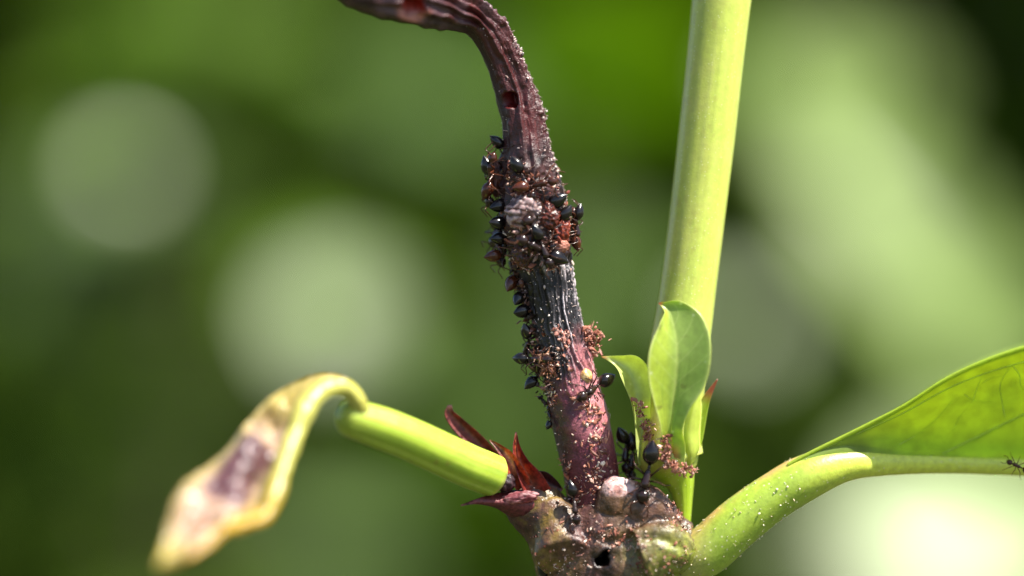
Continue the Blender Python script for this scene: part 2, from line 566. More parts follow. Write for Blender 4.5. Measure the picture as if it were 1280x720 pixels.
# the hedge far behind: one mass of leaves that nobody could count
NH = 20000
hp = np.stack([rng.uniform(-65, 65, NH), 105 + 30 * rng.random(NH), rng.uniform(GZ, 46, NH)], -1)
hp[:, 1] += 5 * fbm(hp * np.array([1, 0, 1]), 0.09, 3)
hV, hF = [], []
LV, LF = leaf_template('h', 5, 3)
for i in range(NH):
    ax = Vector((rng.uniform(-1, 1), rng.uniform(-1, 0.3), rng.uniform(-0.9, 0.4)))
    n = Vector((rng.uniform(-0.6, 0.6), rng.uniform(-0.9, 0.3), 1))
    ln = rng.uniform(4.0, 7.5)
    m = np.array(leaf_matrix(hp[i], ax, n, ln, ln * 0.5))
    hV.append(LV @ m[:3, :3].T + m[:3, 3])
    hF.append(LF + i * len(LV))
h = mesh_obj('hedge', np.vstack(hV), np.vstack(hF), M['shade_leaf'])
tag(h, 'dense dark green hedge far behind the shrubs', 'hedge', kind='stuff')

# ------------------------------------------------------------------ the plant shoot
plant = empty('plant_shoot', (0.66, 0.0, GZ))
tag(plant, 'close-up plant shoot with green stalk, withered dark stalk, cut petiole and leaf', 'plant')

GREEN_LT = s2l((190, 202, 92))
GREEN = s2l((168, 188, 62))
GREEN_DK = s2l((120, 150, 40))

# ---- knobbly stem node (voxel-remeshed union of swollen limbs)
def sweep_parts(parts):
    V, F, n = [], [], 0
    for ctrl in parts:
        t = Tube(ctrl, 40, 24)
        vv = np.vstack([t.V.reshape(-1, 3), t.V[0].mean(0), t.V[-1].mean(0)])
        ff = grid_faces(40, 24).tolist()
        m0 = 40 * 24
        for j in range(24):
            j2 = (j + 1) % 24
            ff.append([m0, j2, j]); ff.append([m0 + 1, 39 * 24 + j, 39 * 24 + j2])
        F += [[a + n for a in f] for f in ff]
        V.append(vv); n += len(vv)
    return np.vstack(V), F


def remeshed(V, F, voxel, smooth_it):
    me = bpy.data.meshes.new('tmp')
    me.from_pydata(V.tolist(), [], F)
    o = bpy.data.objects.new('tmp', me)
    COL.objects.link(o)
    md = o.modifiers.new('r', 'REMESH'); md.mode = 'VOXEL'; md.voxel_size = voxel
    ms = o.modifiers.new('s', 'SMOOTH'); ms.iterations = smooth_it; ms.factor = 0.5
    dg = bpy.context.evaluated_depsgraph_get()
    e = o.evaluated_get(dg)
    m2 = e.to_mesh()
    v = np.empty(len(m2.vertices) * 3); m2.vertices.foreach_get('co', v)
    nn = np.empty(len(m2.vertices) * 3); m2.vertices.foreach_get('normal', nn)
    f = [list(p.vertices) for p in m2.polygons]
    e.to_mesh_clear()
    bpy.data.objects.remove(o); bpy.data.meshes.remove(me)
    return v.reshape(-1, 3), nn.reshape(-1, 3), f


V, F = sweep_parts([
    [(768, 900, 0.05, 92), (770, 780, 0.05, 94), (772, 715, 0.03, 96), (770, 672, 0.02, 92), (764, 640, 0.03, 74), (758, 618, 0.05, 45)],
    [(730, 720, 0.0, 60), (702, 675, -0.04, 44), (682, 650, -0.06, 38), (660, 632, -0.07, 33), (646, 620, -0.08, 24)],
    [(790, 712, 0.0, 66), (835, 690, -0.02, 50), (868, 688, -0.03, 34)],
    [(800, 695, 0.0, 58), (832, 672, 0.0, 38), (852, 655, 0.03, 18)],
    [(822, 660, -0.16, 36), (800, 640, -0.22, 36), (770, 628, -0.20, 32)],
    [(770, 640, -0.26, 26), (774, 618, -0.27, 25), (777, 600, -0.25, 16)],
    [(800, 650, -0.2, 22), (812, 630, -0.22, 17), (818, 616, -0.2, 9)],
    [(705, 700, -0.36, 34), (700, 665, -0.20, 34), (684, 645, -0.12, 30)],
    [(800, 700, -0.40, 40), (826, 690, -0.38, 34), (846, 690, -0.25, 30)],
])
V[:, 1] = V[:, 1] * 0.62 + 0.02
nv, nn, nf = remeshed(V, F, 0.0115, 5)
PX = nv[:, 0] / U / ((D + nv[:, 1]) / D) + 640
PY = 360 - nv[:, 2] / U / ((D + nv[:, 1]) / D)
# creases, wrinkles and pits in the bark
wr = ridged(nv * np.array([2.2, 1, 1.0]) + 0.25 * nv[:, [2, 0, 1]], 4.0, 3, 2)
disp = 0.022 * fbm(nv, 4, 3, 0.5, 3) + 0.010 * (wr - 0.5) + 0.003 * fbm(nv, 30, 3, 0.6, 4)
disp -= 0.020 * np.exp(-((PY - (672 + 0.10 * (PX - 770)) - 6 * np.sin(PX * 0.06)) / 7.0) ** 2) * smooth(690, 730, PX) * (1 - smooth(840, 870, PX))
disp -= 0.028 * np.exp(-(((PX - 716) - (PY - 680) * 0.25) / 6.0) ** 2) * smooth(655, 640, PY) * -1 * 0
nv2 = nv + nn * disp[:, None]
hole = np.hypot((PX - 751) / 8.5, (PY - 702) / 6.5) * (1 + 0.8 * fbm(nv, 14, 3, 0.5, 31))
front = smooth(0.0, -0.1, nv[:, 1] - 0.03)
nv2 += np.array([0, 1, 0]) * (0.34 * (1 - smooth(0.62, 1.08, hole)) * front)[:, None]
rim = np.exp(-((hole - 1.35) / 0.25) ** 2) * front
nv2 += nn * (0.022 * rim * fbm(nv, 14, 3, 0.5, 33))[:, None]
nz1 = fbm(nv, 4, 4, 0.55, 8)
nz2 = fbm(nv, 11, 4, 0.55, 12)
c = np.broadcast_to(s2l((88, 62, 38)), nv.shape).copy()
c = mixc(c, s2l((84, 54, 50)), smooth(-0.25, 0.35, nz1))
c = mixc(c, s2l((120, 98, 42)), smooth(735, 690, PX) * smooth(-0.5, 0.2, nz2) * 0.9)
c = mixc(c, s2l((128, 136, 50)), smooth(755, 860, PX + nz2 * 40) * smooth(640, 690, PY) * 0.95)
c = mixc(c, s2l((60, 36, 32)), smooth(0.1, 0.45, nz2) * 0.6)
c = mixc(c, s2l((60, 24, 26)), smooth(690, 655, PX + 0.4 * (PY - 640)) * smooth(665, 640, PX + nz2 * 20) )
c = mixc(c, s2l((120, 92, 84)), smooth(0.6, 0.85, wr) * 0.3)
budm = np.exp(-(((PX - 774) / 21) ** 4 + ((PY - 603) / 17) ** 4)) * (nv[:, 1] < 0.02)
c = mixc(c, mixc(s2l((206, 172, 166)), s2l((158, 108, 98)), smooth(-0.1, 0.35, nz2)), smooth(0.15, 0.7, budm))
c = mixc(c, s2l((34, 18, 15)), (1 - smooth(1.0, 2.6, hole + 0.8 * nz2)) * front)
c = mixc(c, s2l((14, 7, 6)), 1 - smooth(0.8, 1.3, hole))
stem = mesh_obj('stem', nv2, nf, M['node'], plant, c)
stem['label'] = 'knobbly purplish brown stem node with a round bored hole'
node_cloud = (nv2, nn, PX, PY)
# lower stem down to the ground
V, F = branch_mesh([W(770, 860, 0.05), [0.72, 0.1, -6], [0.5, 0.2, -25], [0.66, 0.0, GZ - 0.5]], 0.45, 0.95, 20)
mesh_obj('lower_stem', V, F, M['bark'], stem, np.broadcast_to(s2l((110, 92, 66)), V.shape))

# pale swollen bud scar on the node
def lump(c_px, y, rx, rz, ry, rot=0.0, n=26, amp=0.1, freq=3.0, seed=1.0, dens=2.0):
    """rough ellipsoid; returns verts, faces, noise"""
    th = np.linspace(0, math.pi, n)
    ph = np.linspace(0, 2 * math.pi, 2 * n, endpoint=False)
    TH, PH = np.meshgrid(th, ph, indexing='ij')
    d = np.stack([np.sin(TH) * np.cos(PH), np.sin(TH) * np.sin(PH), np.cos(TH)], -1)
    nz = fbm(d, freq, 4, 0.55, seed)
    p = d * (1 + amp * nz)[..., None] * np.array([rx * U, ry * U, rz * U])
    a = R(rot)
    x, z = p[..., 0] * math.cos(a) - p[..., 2] * math.sin(a), p[..., 0] * math.sin(a) + p[..., 2] * math.cos(a)
    p = np.stack([x, p[..., 1], z], -1) + W(c_px[0], c_px[1], y)
    return p.reshape(-1, 3), grid_faces(n, 2 * n), nz.ravel(), d.reshape(-1, 3)



# ---- withered dark stalk
t = Tube([(748, 668, 0.06, 32), (744, 630, 0.04, 34), (740, 600, 0.02, 34), (733, 560, 0.0, 35.5), (724, 520, 0.0, 36), (715, 480, 0.0, 33.5),
          (707, 440, 0.0, 32.5), (697, 400, 0.0, 31), (689, 365, 0.0, 31), (682, 335, 0.0, 34), (674, 305, 0.0, 39), (668, 275, 0.0, 41), (664, 245, 0.0, 39),
          (661, 215, 0.0, 34.5), (659, 185, 0.0, 29), (654, 150, 0.0, 25.5), (645, 118, 0.0, 24), (635, 90, -0.01, 22.5), (625, 64, -0.03, 22),
          (612, 41, -0.06, 22), (595, 25, -0.12, 20), (572, 14, -0.2, 24), (542, 4, -0.3, 29), (508, -7, -0.42, 31), (468, -22, -0.55, 33), (420, -44, -0.7, 30),
          (372, -76, -0.85, 22), (340, -110, -0.95, 9)], 620, 150, cap1=0.1)
px, py = t.px()
P3 = t.C[:, None] * np.array([1, 1, 0.3]) + t.dirs() * 0.17
nzL = fbm(np.stack([np.sin(t.th), np.cos(t.th), t.l * 0.6], -1), 1.4, 4, 0.5, 1)
nzS = fbm(t.V, 26, 4, 0.6, 2)
nzM = fbm(t.V, 8, 3, 0.55, 3)
low = smooth(470, 520, py)                 # smooth purple foot
mid = smooth(305, 335, py) * (1 - smooth(450, 510, py))
top = 1 - smooth(150, 200, py)
horiz = smooth(45, 25, py) * smooth(625, 600, px)
ang = t.th + 0.22 * nzM + 0.12 * np.sin(t.l * 6)
fib = np.clip(ridged(np.stack([np.sin(ang) * 4.6, np.cos(ang) * 4.6, t.l * 0.8], -1), 1.0, 2, 5) * 2.0 - 0.9, -1, 1.2)
fib2 = np.cos(ang * 11 + 3.0 * nzL + 1.0)
fine = fbm(np.stack([np.sin(t.th) * 9, np.cos(t.th) * 9, t.l * 2.0], -1), 1.6, 3, 0.6, 4)
rightside = smooth(0.35, 1.2, t.th) * (1 - smooth(2.4, 3.0, t.th))
dr = 0.0035 * nzM + 0.003 * nzS
dr = dr + mid * (0.011 * fib + 0.005 * fine)
dr = dr + (1 - mid) * (1 - low) * (0.005 * fib2 * (1 - top) + 0.006 * fine + 0.010 * nzM)
colony = smooth(185, 215, py) * (1 - smooth(325, 345, py))
dr = dr + colony * (0.03 * (ridged(t.V, 9, 3, 7) - 0.4))
dr = dr + low * (0.004 * nzM + 0.0015 * fine)
dr = dr + top * (0.006 * fib2 + rightside * 0.014 * np.maximum(0, fbm(t.V, 38, 2, 0.5, 9)) * 2)
dr = dr + horiz * (0.02 * fbm(t.V, 6, 3, 0.5, 6) + 0.014 * fib2)
lo = t.rad * 0
# square bored hole, and the larger one on the overhanging end
def pit(cx, cy, rx, ry, power):
    q = (np.abs((px - cx) / rx) ** power + np.abs((py - cy) / ry) ** power) ** (1 / power)
    q = np.where(np.cos(t.th) > -0.1, q, 9)
    return q
h1 = pit(638, 125, 9.5, 9.5, 3)
h2 = pit(517, 6, 13, 11, 3)
dr = dr - 0.105 * (1 - smooth(0.75, 1.12, h1)) - 0.13 * (1 - smooth(0.7, 1.15, h2))
dr = dr + 0.008 * np.exp(-((h2 - 1.35) / 0.25) ** 2)
# flattened, folded look of the dried top
fold = top * 0.014 * np.exp(-((t.th - 0.9) / 0.25) ** 2) - top * 0.012 * np.exp(-((t.th - 0.35) / 0.35) ** 2)
t.rebuild(dr + fold)
c = np.broadcast_to(s2l((62, 34, 32)), t.V.shape).copy()
c = mixc(c, s2l((32, 17, 18)), smooth(-0.1, 0.4, nzM))
c = mixc(c, s2l((62, 16, 15)), top)
c = mixc(c, s2l((84, 22, 20)), top * smooth(-0.1, 0.35, nzL) * 0.8)
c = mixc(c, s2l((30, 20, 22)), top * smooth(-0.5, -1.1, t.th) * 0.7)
edge = smooth(0.95, 1.3, t.th + 0.25 * nzM) * (1 - smooth(2.4, 3.0, t.th))
c = mixc(c, s2l((120, 98, 98)), top * edge * smooth(-0.1, 0.35, fine + nzS) * 0.8)
c = mixc(c, s2l((92, 66, 72)), horiz * smooth(-0.4, 0.3, nzM) * 0.9)
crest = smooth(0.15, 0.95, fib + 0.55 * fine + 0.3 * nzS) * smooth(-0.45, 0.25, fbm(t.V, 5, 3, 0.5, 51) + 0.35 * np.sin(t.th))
cm = mixc(s2l((22, 18, 21)), s2l((222, 208, 212)), crest * (0.35 + 0.65 * smooth(-0.8, 0.3, t.th)))  # crests coloured white as lit gloss, stronger towards the sunny right
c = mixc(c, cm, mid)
pur = mixc(s2l((104, 44, 60)), s2l((184, 116, 120)), smooth(-0.3, 0.7, t.th + nzM * 0.9) * (1 - smooth(1.9, 2.6, t.th)) * smooth(585, 505, py))  # sunlit right side painted in as pink over the purple
pur = mixc(pur, s2l((50, 20, 30)), smooth(-0.2, -0.9, t.th + nzM * 0.5))  # shade on the left side painted in as dark purple
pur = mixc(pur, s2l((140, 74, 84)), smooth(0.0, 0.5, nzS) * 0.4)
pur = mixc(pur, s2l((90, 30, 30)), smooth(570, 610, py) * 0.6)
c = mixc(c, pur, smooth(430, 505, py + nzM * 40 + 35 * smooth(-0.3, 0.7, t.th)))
c = mixc(c, s2l((24, 15, 16)), smooth(0.05, -0.6, t.th + 0.4 * nzM) * mid * 0.7)  # shaded left of the fibrous stretch darkened in the colour
c = mixc(c, s2l((92, 16, 12)), 1 - smooth(0.9, 1.15, h1))
c = mixc(c, s2l((150, 36, 20)), 1 - smooth(0.95, 1.2, h2))
c = mixc(c, s2l((190, 120, 105)), np.exp(-((h2 - 1.35) / 0.3) ** 2) * smooth(8, 16, py) * 0.8)
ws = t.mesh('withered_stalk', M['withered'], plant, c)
ws['label'] = 'dark withered stalk, fibrous and purple, bent over at the top'
WST = t

# ---- green stalk (young shoot)
t = Tube([(918, -160, 0.12, 36.5), (910, -70, 0.12, 36.3), (902, 0, 0.12, 36), (891, 100, 0.12, 35.5), (880, 200, 0.12, 35.2), (868, 300, 0.11, 35), (856, 390, 0.10, 35.2), (847, 450, 0.08, 36),
          (841, 510, 0.06, 37.5), (837, 550, 0.05, 39.5), (838, 574, 0.05, 39.5), (844, 590, 0.05, 27), (850, 605, 0.05, 17.5), (853, 625, 0.05, 12), (854, 650, 0.05, 9), (850, 678, 0.05, 11)][::-1],
         420, 72)
px, py = t.px()
nzM = fbm(t.V, 6, 3, 0.5, 3)
t.rebuild(0.003 * fbm(np.stack([np.sin(t.th) * 2, np.cos(t.th) * 2, t.l * 0.5], -1), 1.5, 3) + 0.0022 * fbm(np.stack([np.sin(t.th) * 12, np.cos(t.th) * 12, t.l * 0.7], -1), 1.0, 2) + 0.008 * fbm(np.stack([t.l, t.l * 0, t.l * 0], -1), 1.1, 2, 0.5, 3) + 0.010 * smooth(560, 578, py) * (1 - smooth(580, 590, py)))
c = np.broadcast_to(GREEN_LT, t.V.shape).copy()
c = mixc(c, s2l((176, 184, 72)), smooth(0.2, -0.9, t.th))
c = mixc(c, s2l((200, 190, 110)), smooth(-0.1, 0.5, nzM) * 0.25)
c = mixc(c, s2l((176, 168, 70)), smooth(480, 540, py) * smooth(0.1, -0.6, t.th) * 0.8)
c = mixc(c, s2l((150, 176, 40)), smooth(582, 596, py))
st_ = fbm(np.stack([np.sin(t.th) * 14, np.cos(t.th) * 14, t.l * 0.9], -1), 1.0, 3, 0.6, 8)
c = mixc(c, s2l((150, 166, 56)), smooth(0.05, 0.5, st_) * 0.16)
c = mixc(c, s2l((222, 222, 140)), smooth(-0.1, -0.5, st_) * 0.15)
sc_ = smooth(0.42, 0.55, fbm(t.V * np.array([1, 1, 0.6]), 16, 3, 0.5, 9))
c = mixc(c, s2l((160, 146, 76)), sc_ * 0.25)
gs = t.mesh('green_stalk', M['stalk'], plant, c)
gs['label'] = 'smooth upright yellow green stalk with small bracts at its foot'
GST = t


# ---- thin leaf-like sheets with real thickness
def sheet(name, ctrl, mat, parent, colfn, nl=60, nw=17, thick=0.012, cup=0.0, cupfn=None, wob=0.0, seed=1.0, side_y=0.0):
    """ctrl rows: px, py, y, half width on each side in px (a, b), cup offset; side vector lies mostly in x-z, tilted by side_y into depth"""
    P = np.array([np.r_[W(q[0], q[1], q[2]), q[3] * U, q[4] * U, (q[5] if len(q) > 5 else cup)] for q in ctrl])
    P = catmull(P, nl)
    C = P[:, :3]
    T, S, Fr = frames(C)
    S = S + np.asarray(side_y).reshape(-1, 1) * Fr if np.ndim(side_y) else S + side_y * Fr
    S /= np.linalg.norm(S, axis=1)[:, None]
    N = np.cross(S, T)
    v = np.linspace(-1, 1, nw)
    wdt = np.where(v[None] < 0, P[:, 3:4], P[:, 4:5])
    A = C[:, None] + S[:, None] * (wdt * v[None])[..., None]
    off = P[:, 5:6] * np.abs(v[None]) ** 1.6
    if cupfn is not None:
        off = off + cupfn(np.linspace(0, 1, nl)[:, None], v[None])
    A = A + N[:, None] * off[..., None]
    if wob:
        A = A + N[:, None] * (wob * fbm(A, 5, 3, 0.5, seed))[..., None]
    th = thick * (1 - 0.75 * np.abs(v) ** 4)
    Bk = A - N[:, None] * th[None, :, None]
    n = nl * nw
    F = grid_faces(nl, nw, False)
    Fb = F[:, ::-1] + n
    rimf = []
    edge = [i * nw for i in range(nl)], [i * nw + nw - 1 for i in range(nl)]
    for k in range(nl - 1):
        a, b = edge[0][k], edge[0][k + 1]; rimf.append([a, b, b + n, a + n])
        a, b = edge[1][k + 1], edge[1][k]; rimf.append([a, b, b + n, a + n])
    for k in range(nw - 1):
        a, b = k + 1, k; rimf.append([a, b, b + n, a + n])
        a, b = (nl - 1) * nw + k, (nl - 1) * nw + k + 1; rimf.append([a, b, b + n, a + n])
    u2 = np.broadcast_to(np.linspace(0, 1, nl)[:, None], (nl, nw))
    v2 = np.broadcast_to(v[None], (nl, nw))
    col = np.asarray(colfn(u2, v2, A)).reshape(-1, 3)
    o = mesh_obj(name, np.vstack([A.reshape(-1, 3), Bk.reshape(-1, 3)]), F.tolist() + Fb.tolist() + rimf, mat, parent, np.vstack([col, col]))
    return o, A, N


# front bract: cupped oval leaf with a hooked tip
def col_b1(u, v, A):
    c = np.broadcast_to(s2l((164, 186, 96)), u.shape + (3,)).copy()
    c = mixc(c, s2l((190, 206, 80)), smooth(0.05, -0.5, v))
    c = mixc(c, s2l((128, 158, 70)), smooth(0.0, 0.5, fbm(np.stack([v * 7 - 2 * u, u * 3, u * 0], -1), 1.0, 4, 0.6, 5)) * 0.4)
    c = mixc(c, s2l((120, 120, 60)), smooth(0.45, 0.55, fbm(A, 16, 3, 0.5, 15)) * 0.5)
    c = mixc(c, s2l((214, 220, 130)), np.exp(-(v / 0.07) ** 2) * (1 - 0.8 * u) * 0.8)
    lat = np.abs(((u * 9 - np.abs(v) * 1.6) % 1.0) - 0.5)
    c = mixc(c, s2l((206, 216, 140)), smooth(0.07, 0.02, lat) * smooth(0.35, 0.5, u) * 0.35)
    c = mixc(c, s2l((220, 226, 150)), smooth(0.86, 1.0, np.abs(v)) * 0.8)
    c = mixc(c, s2l((196, 150, 90)), smooth(0.16, 0.06, u) * smooth(0.7, 0.1, np.abs(v - 0.1)) * 0.9)
    c = mixc(c, s2l((206, 150, 96)), smooth(0.965, 0.99, u))
    return c
b1, A1, N1 = sheet('bract', [(842, 583, -0.15, 12, 14, -0.02), (840, 560, -0.18, 13, 17, 0.0), (839, 535, -0.23, 13, 14, 0.04), (842, 507, -0.26, 24, 20, 0.05), (845, 480, -0.28, 34, 34, 0.055),
                       (847, 450, -0.29, 37, 40, 0.06), (846, 425, -0.28, 31, 40, 0.06), (842, 403, -0.26, 18, 34, 0.045), (837, 389, -0.24, 7, 20, 0.03), (829, 381, -0.23, 3, 4, 0.01), (823, 379, -0.22, 0.6, 0.8, 0.0)],
               M['bract'], gs, col_b1, 150, 45, 0.016, cupfn=lambda u, v: -0.012 * np.exp(-(v / 0.08) ** 2) * (1 - u))
b1['label'] = 'cupped oval bract in front of the green stalk'
# bract beside it, reaching towards the withered stalk
def col_b2(u, v, A):
    c = np.broadcast_to(s2l((204, 214, 130)), u.shape + (3,)).copy()
    c = mixc(c, s2l((222, 230, 176)), np.exp(-((v - 0.0) / 0.3) ** 2) * 0.7)
    c = mixc(c, s2l((214, 170, 110)), smooth(0.93, 0.99, u))
    return c
b2, _, _ = sheet('bract', [(808, 580, -0.02, 10, 10, 0.03), (804, 560, -0.03, 9, 12, 0.04), (801, 530, -0.04, 8, 12, 0.04), (797, 505, -0.05, 8, 16, 0.06), (793, 480, -0.05, 13, 22, 0.08), (784, 462, -0.05, 12, 22, 0.08), (772, 453, -0.05, 6, 10, 0.03),
                            (760, 448, -0.05, 2.5, 3, 0.0), (752, 446, -0.05, 0.7, 0.7, 0.0)], M['bract'], gs, col_b2, 60, 17, 0.012)
b2['label'] = 'small pointed bract curving towards the withered stalk'
def col_b3(u, v, A):
    c = np.broadcast_to(s2l((170, 190, 70)), u.shape + (3,)).copy()
    return mixc(c, s2l((150, 84, 56)), smooth(0.6, 0.85, u))
b3, _, _ = sheet('bract', [(868, 568, 0.0, 6, 5, 0.02), (870, 545, 0.0, 8, 9, 0.02), (876, 516, 0.0, 6, 8, 0.02), (883, 498, 0.0, 5, 5, 0.02), (891, 484, 0.0, 2.5, 2.5, 0), (897, 474, 0.0, 0.6, 0.6, 0)], M['bract'], gs, col_b3, 40, 9, 0.012)
b3['label'] = 'narrow bract with a brown tip on the far side of the stalk'
# sheath that wraps the foot of the stalk behind the front bract
def col_sh(u, v, A):
    return np.broadcast_to(s2l((196, 208, 92)), u.shape + (3,)).copy()
b4, _, _ = sheet('sheath', [(862, 582, -0.11, 12, 6, -0.04), (863, 565, -0.15, 17, 12, -0.07), (862, 540, -0.15, 14, 12, -0.06), (866, 515, -0.14, 8, 10, -0.04), (871, 495, -0.12, 2, 5, -0.02), (874, 480, -0.1, 0.5, 0.8, 0)], M['bract'], gs, col_sh, 40, 13, 0.014)

# ---- cut petiole and the curled leaf on it
ROOTC = (627, 600, -0.10)
t = Tube([(421, 521, -0.62, 15), (436, 523, -0.58, 22), (470, 533, -0.50, 25.5), (510, 548, -0.42, 26), (550, 566, -0.32, 26.5), (585, 582, -0.23, 26.5), (605, 590, -0.17, 26.5), (628, 599, -0.11, 25.5)], 160, 64, cap1=0.07, cap0=0.06)
groove = np.exp(-((t.th - 0.62) / 0.16) ** 2) + 0.7 * np.exp(-((t.th + 0.9) / 0.2) ** 2)
t.rebuild(0.004 * fbm(np.stack([np.sin(t.th) * 6, np.cos(t.th) * 6, t.l * 0.6], -1), 1.0, 2) - 0.010 * groove * smooth(0, 0.2, t.u) * (1 - smooth(0.9, 1, t.u)) + 0.003 * fbm(t.V, 5, 3))
c = np.broadcast_to(s2l((176, 198, 66)), t.V.shape).copy()
c = mixc(c, s2l((150, 172, 50)), smooth(0.0, 0.8, t.th) * 0.7)
c = mixc(c, s2l((120, 150, 40)), np.exp(-((t.th - 0.3) / 0.25) ** 2) * 0.45)
c = mixc(c, s2l((210, 214, 120)), smooth(0.93, 1.0, t.u) * 0.8)
c = mixc(c, s2l((150, 160, 60)), smooth(0.25, 0.0, t.u) * 0.6)
st_ = fbm(np.stack([np.sin(t.th) * 9, np.cos(t.th) * 9, t.l * 0.8], -1), 1.0, 3, 0.6, 8)
c = mixc(c, s2l((120, 146, 40)), smooth(0.0, 0.45, st_) * 0.45)
c = mixc(c, s2l((214, 220, 120)), smooth(-0.1, -0.5, st_) * 0.35)
c = mixc(c, s2l((150, 120, 60)), smooth(0.4, 0.55, fbm(t.V, 13, 3, 0.5, 19)) * 0.5)
cl = t.mesh('curled_leaf', M['cut'], plant, c)
cl['label'] = 'short green petiole carrying a curled yellow and purple leaf'
def col_curl(u, v, A):
    n1 = fbm(A, 2.2, 3, 0.5, 3)
    n2 = fbm(A, 5.0, 3, 0.5, 5)
    c = np.broadcast_to(s2l((160, 142, 76)), u.shape + (3,)).copy()
    c = mixc(c, s2l((166, 140, 126)), smooth(0.25, 0.35, u) * smooth(-1.1, -0.5, v) * smooth(0.9, 0.5, v) * 0.8)
    pm = np.exp(-(((u - 0.53) / 0.15) ** 4 + ((v + 0.0 + 0.25 * n1) / 0.72) ** 4))
    c = mixc(c, s2l((84, 50, 56)), smooth(0.2, 0.6, pm + 0.7 * n2 * pm) * 0.95)
    c = mixc(c, s2l((140, 96, 70)), np.exp(-(((u - 0.76) / 0.07) ** 2 + ((v + 0.2) / 0.6) ** 2)) * 0.8)
    c = mixc(c, s2l((184, 148, 50)), smooth(0.5, 0.8, v) * smooth(0.5, 0.65, u) * 0.9)
    c = mixc(c, s2l((186, 166, 72)), smooth(0.84, 0.95, u) * 0.8)
    c = mixc(c, s2l((90, 66, 50)), smooth(0.985, 1.0, u))
    return c
cb, _, _ = sheet('blade', [(447, 506, -0.62, 5, 9, 0.0), (434, 484, -0.66, 9, 8, 0.0), (404, 482, -0.74, 14, 8, -0.02), (372, 503, -0.86, 25, 12, -0.05), (340, 540, -1.02, 31, 22, -0.08), (314, 578, -1.2, 36, 36, -0.10), (288, 612, -1.4, 44, 46, -0.10),
                           (262, 642, -1.62, 42, 30, -0.08), (240, 670, -1.8, 28, 20, -0.05), (216, 694, -1.95, 14, 10, -0.03), (195, 710, -2.05, 2, 2, 0)][::-1], M['curl'], cl,
                 lambda u, v, A: col_curl(1 - u, v, A), 170, 41, 0.02,
                 cupfn=lambda u, v: 0.055 * np.sin(u * 24 + 0.6) * (1 - np.abs(v)) * smooth(0, 0.2, u) * smooth(1, 0.7, u) + 0.04 * np.sin(u * 17 + v * 3.4) * smooth(0, 0.2, u) * smooth(1, 0.75, u), wob=0.10, seed=4)
t = Tube([(452, 520, -0.60, 10), (447, 502, -0.64, 12), (434, 487, -0.68, 12), (410, 486, -0.76, 12), (390, 501, -0.84, 12.5), (374, 530, -0.94, 12), (362, 562, -1.07, 11), (349, 598, -1.2, 10), (340, 628, -1.33, 10), (328, 648, -1.42, 9), (300, 657, -1.55, 8), (276, 664, -1.66, 7), (258, 682, -1.76, 6), (232, 699, -1.88, 4)], 170, 36, cap0=0.05, cap1=0.05)
t.rebuild(0.022 * fbm(t.V, 4.5, 4, 0.55))
c = mixc(np.broadcast_to(s2l((176, 172, 80)), t.V.shape), s2l((184, 146, 46)), smooth(0.45, 0.75, t.u))
t.mesh('midrib', M['curl'], cl, c)

# ---- dry red bracts around the cut petiole
def col_dry(base, light, at=0.5, wd=0.3):
    def f(u, v, A):
        n1 = fbm(A, 14, 3, 0.5, 3)
        c = mixc(np.broadcast_to(s2l(base), u.shape + (3,)), s2l(light), np.exp(-(v / wd) ** 2) * smooth(at - 0.35, at, u) * 0.8)
        c = mixc(c, s2l((58, 24, 22)), smooth(0.0, 0.4, n1) * 0.6)
        return mixc(c, s2l((176, 120, 104)), smooth(0.93, 1.0, u) * 0.8)
    return f
dry = []
dry.append(sheet('bract', [(632, 592, 0.06, 10, 10, 0.03), (612, 568, 0.08, 12, 10, 0.05), (592, 546, 0.08, 13, 9, 0.05), (574, 528, 0.06, 12, 7, 0.04), (563, 516, 0.04, 8, 5, 0.02), (562, 507, 0.03, 2.5, 3, 0)], M['dry'], plant, col_dry((132, 60, 54), (120, 56, 56)), 40, 13, 0.014)[0])
dry[-1]['label'] = 'long blunt red brown bract behind the cut petiole'
dry.append(sheet('bract', [(655, 608, -0.10, 10, 10, 0.03), (646, 590, -0.12, 12, 10, 0.05), (636, 572, -0.13, 9, 8, 0.04), (624, 559, -0.13, 5, 4, 0.02), (612, 550, -0.13, 0.8, 0.8, 0)], M['dry'], plant, col_dry((150, 66, 40), (216, 150, 110), 0.4), 40, 13, 0.014)[0])
dry[-1]['label'] = 'pointed rust coloured bract beside the cut end'
dry.append(sheet('bract', [(672, 618, -0.09, 16, 18, 0.04), (662, 598, -0.10, 13, 16, 0.06), (652, 578, -0.10, 9, 9, 0.05), (646, 560, -0.09, 5, 5, 0.03), (645, 540, -0.08, 1, 1, 0)], M['dry'], plant, col_dry((120, 40, 32), (190, 96, 46), 0.3, 0.4), 40, 13, 0.014)[0])
dry[-1]['label'] = 'upright pointed dark red bract'
dry.append(sheet('bract', [(690, 640, -0.02, 16, 14, -0.02), (668, 634, -0.12, 20, 18, -0.06), (646, 630, -0.17, 18, 16, -0.07), (628, 628, -0.19, 12, 12, -0.06), (610, 628, -0.19, 5, 8, -0.03), (592, 628, -0.2, 2.5, 3, 0), (576, 632, -0.18, 0.8, 0.8, 0)], M['dry'], plant, col_dry((96, 36, 38), (140, 74, 76), 0.3, 0.5), 50, 17, 0.02, wob=0.03)[0])
dry[-1]['label'] = 'low dark red bract with a thin pale tip under the cut end'
dry.append(sheet('bract', [(664, 612, -0.05, 12, 14, 0.03), (676, 600, -0.03, 12, 12, 0.05), (690, 606, -0.03, 9, 9, 0.04), (703, 613, -0.03, 2, 2, 0)], M['dry'], plant, col_dry((60, 26, 32), (80, 44, 52)), 30, 11, 0.02)[0])
v, f, nz, d = lump((632, 602), -0.13, 12, 13, 13, 0, 24, 0.25, 3, 4)
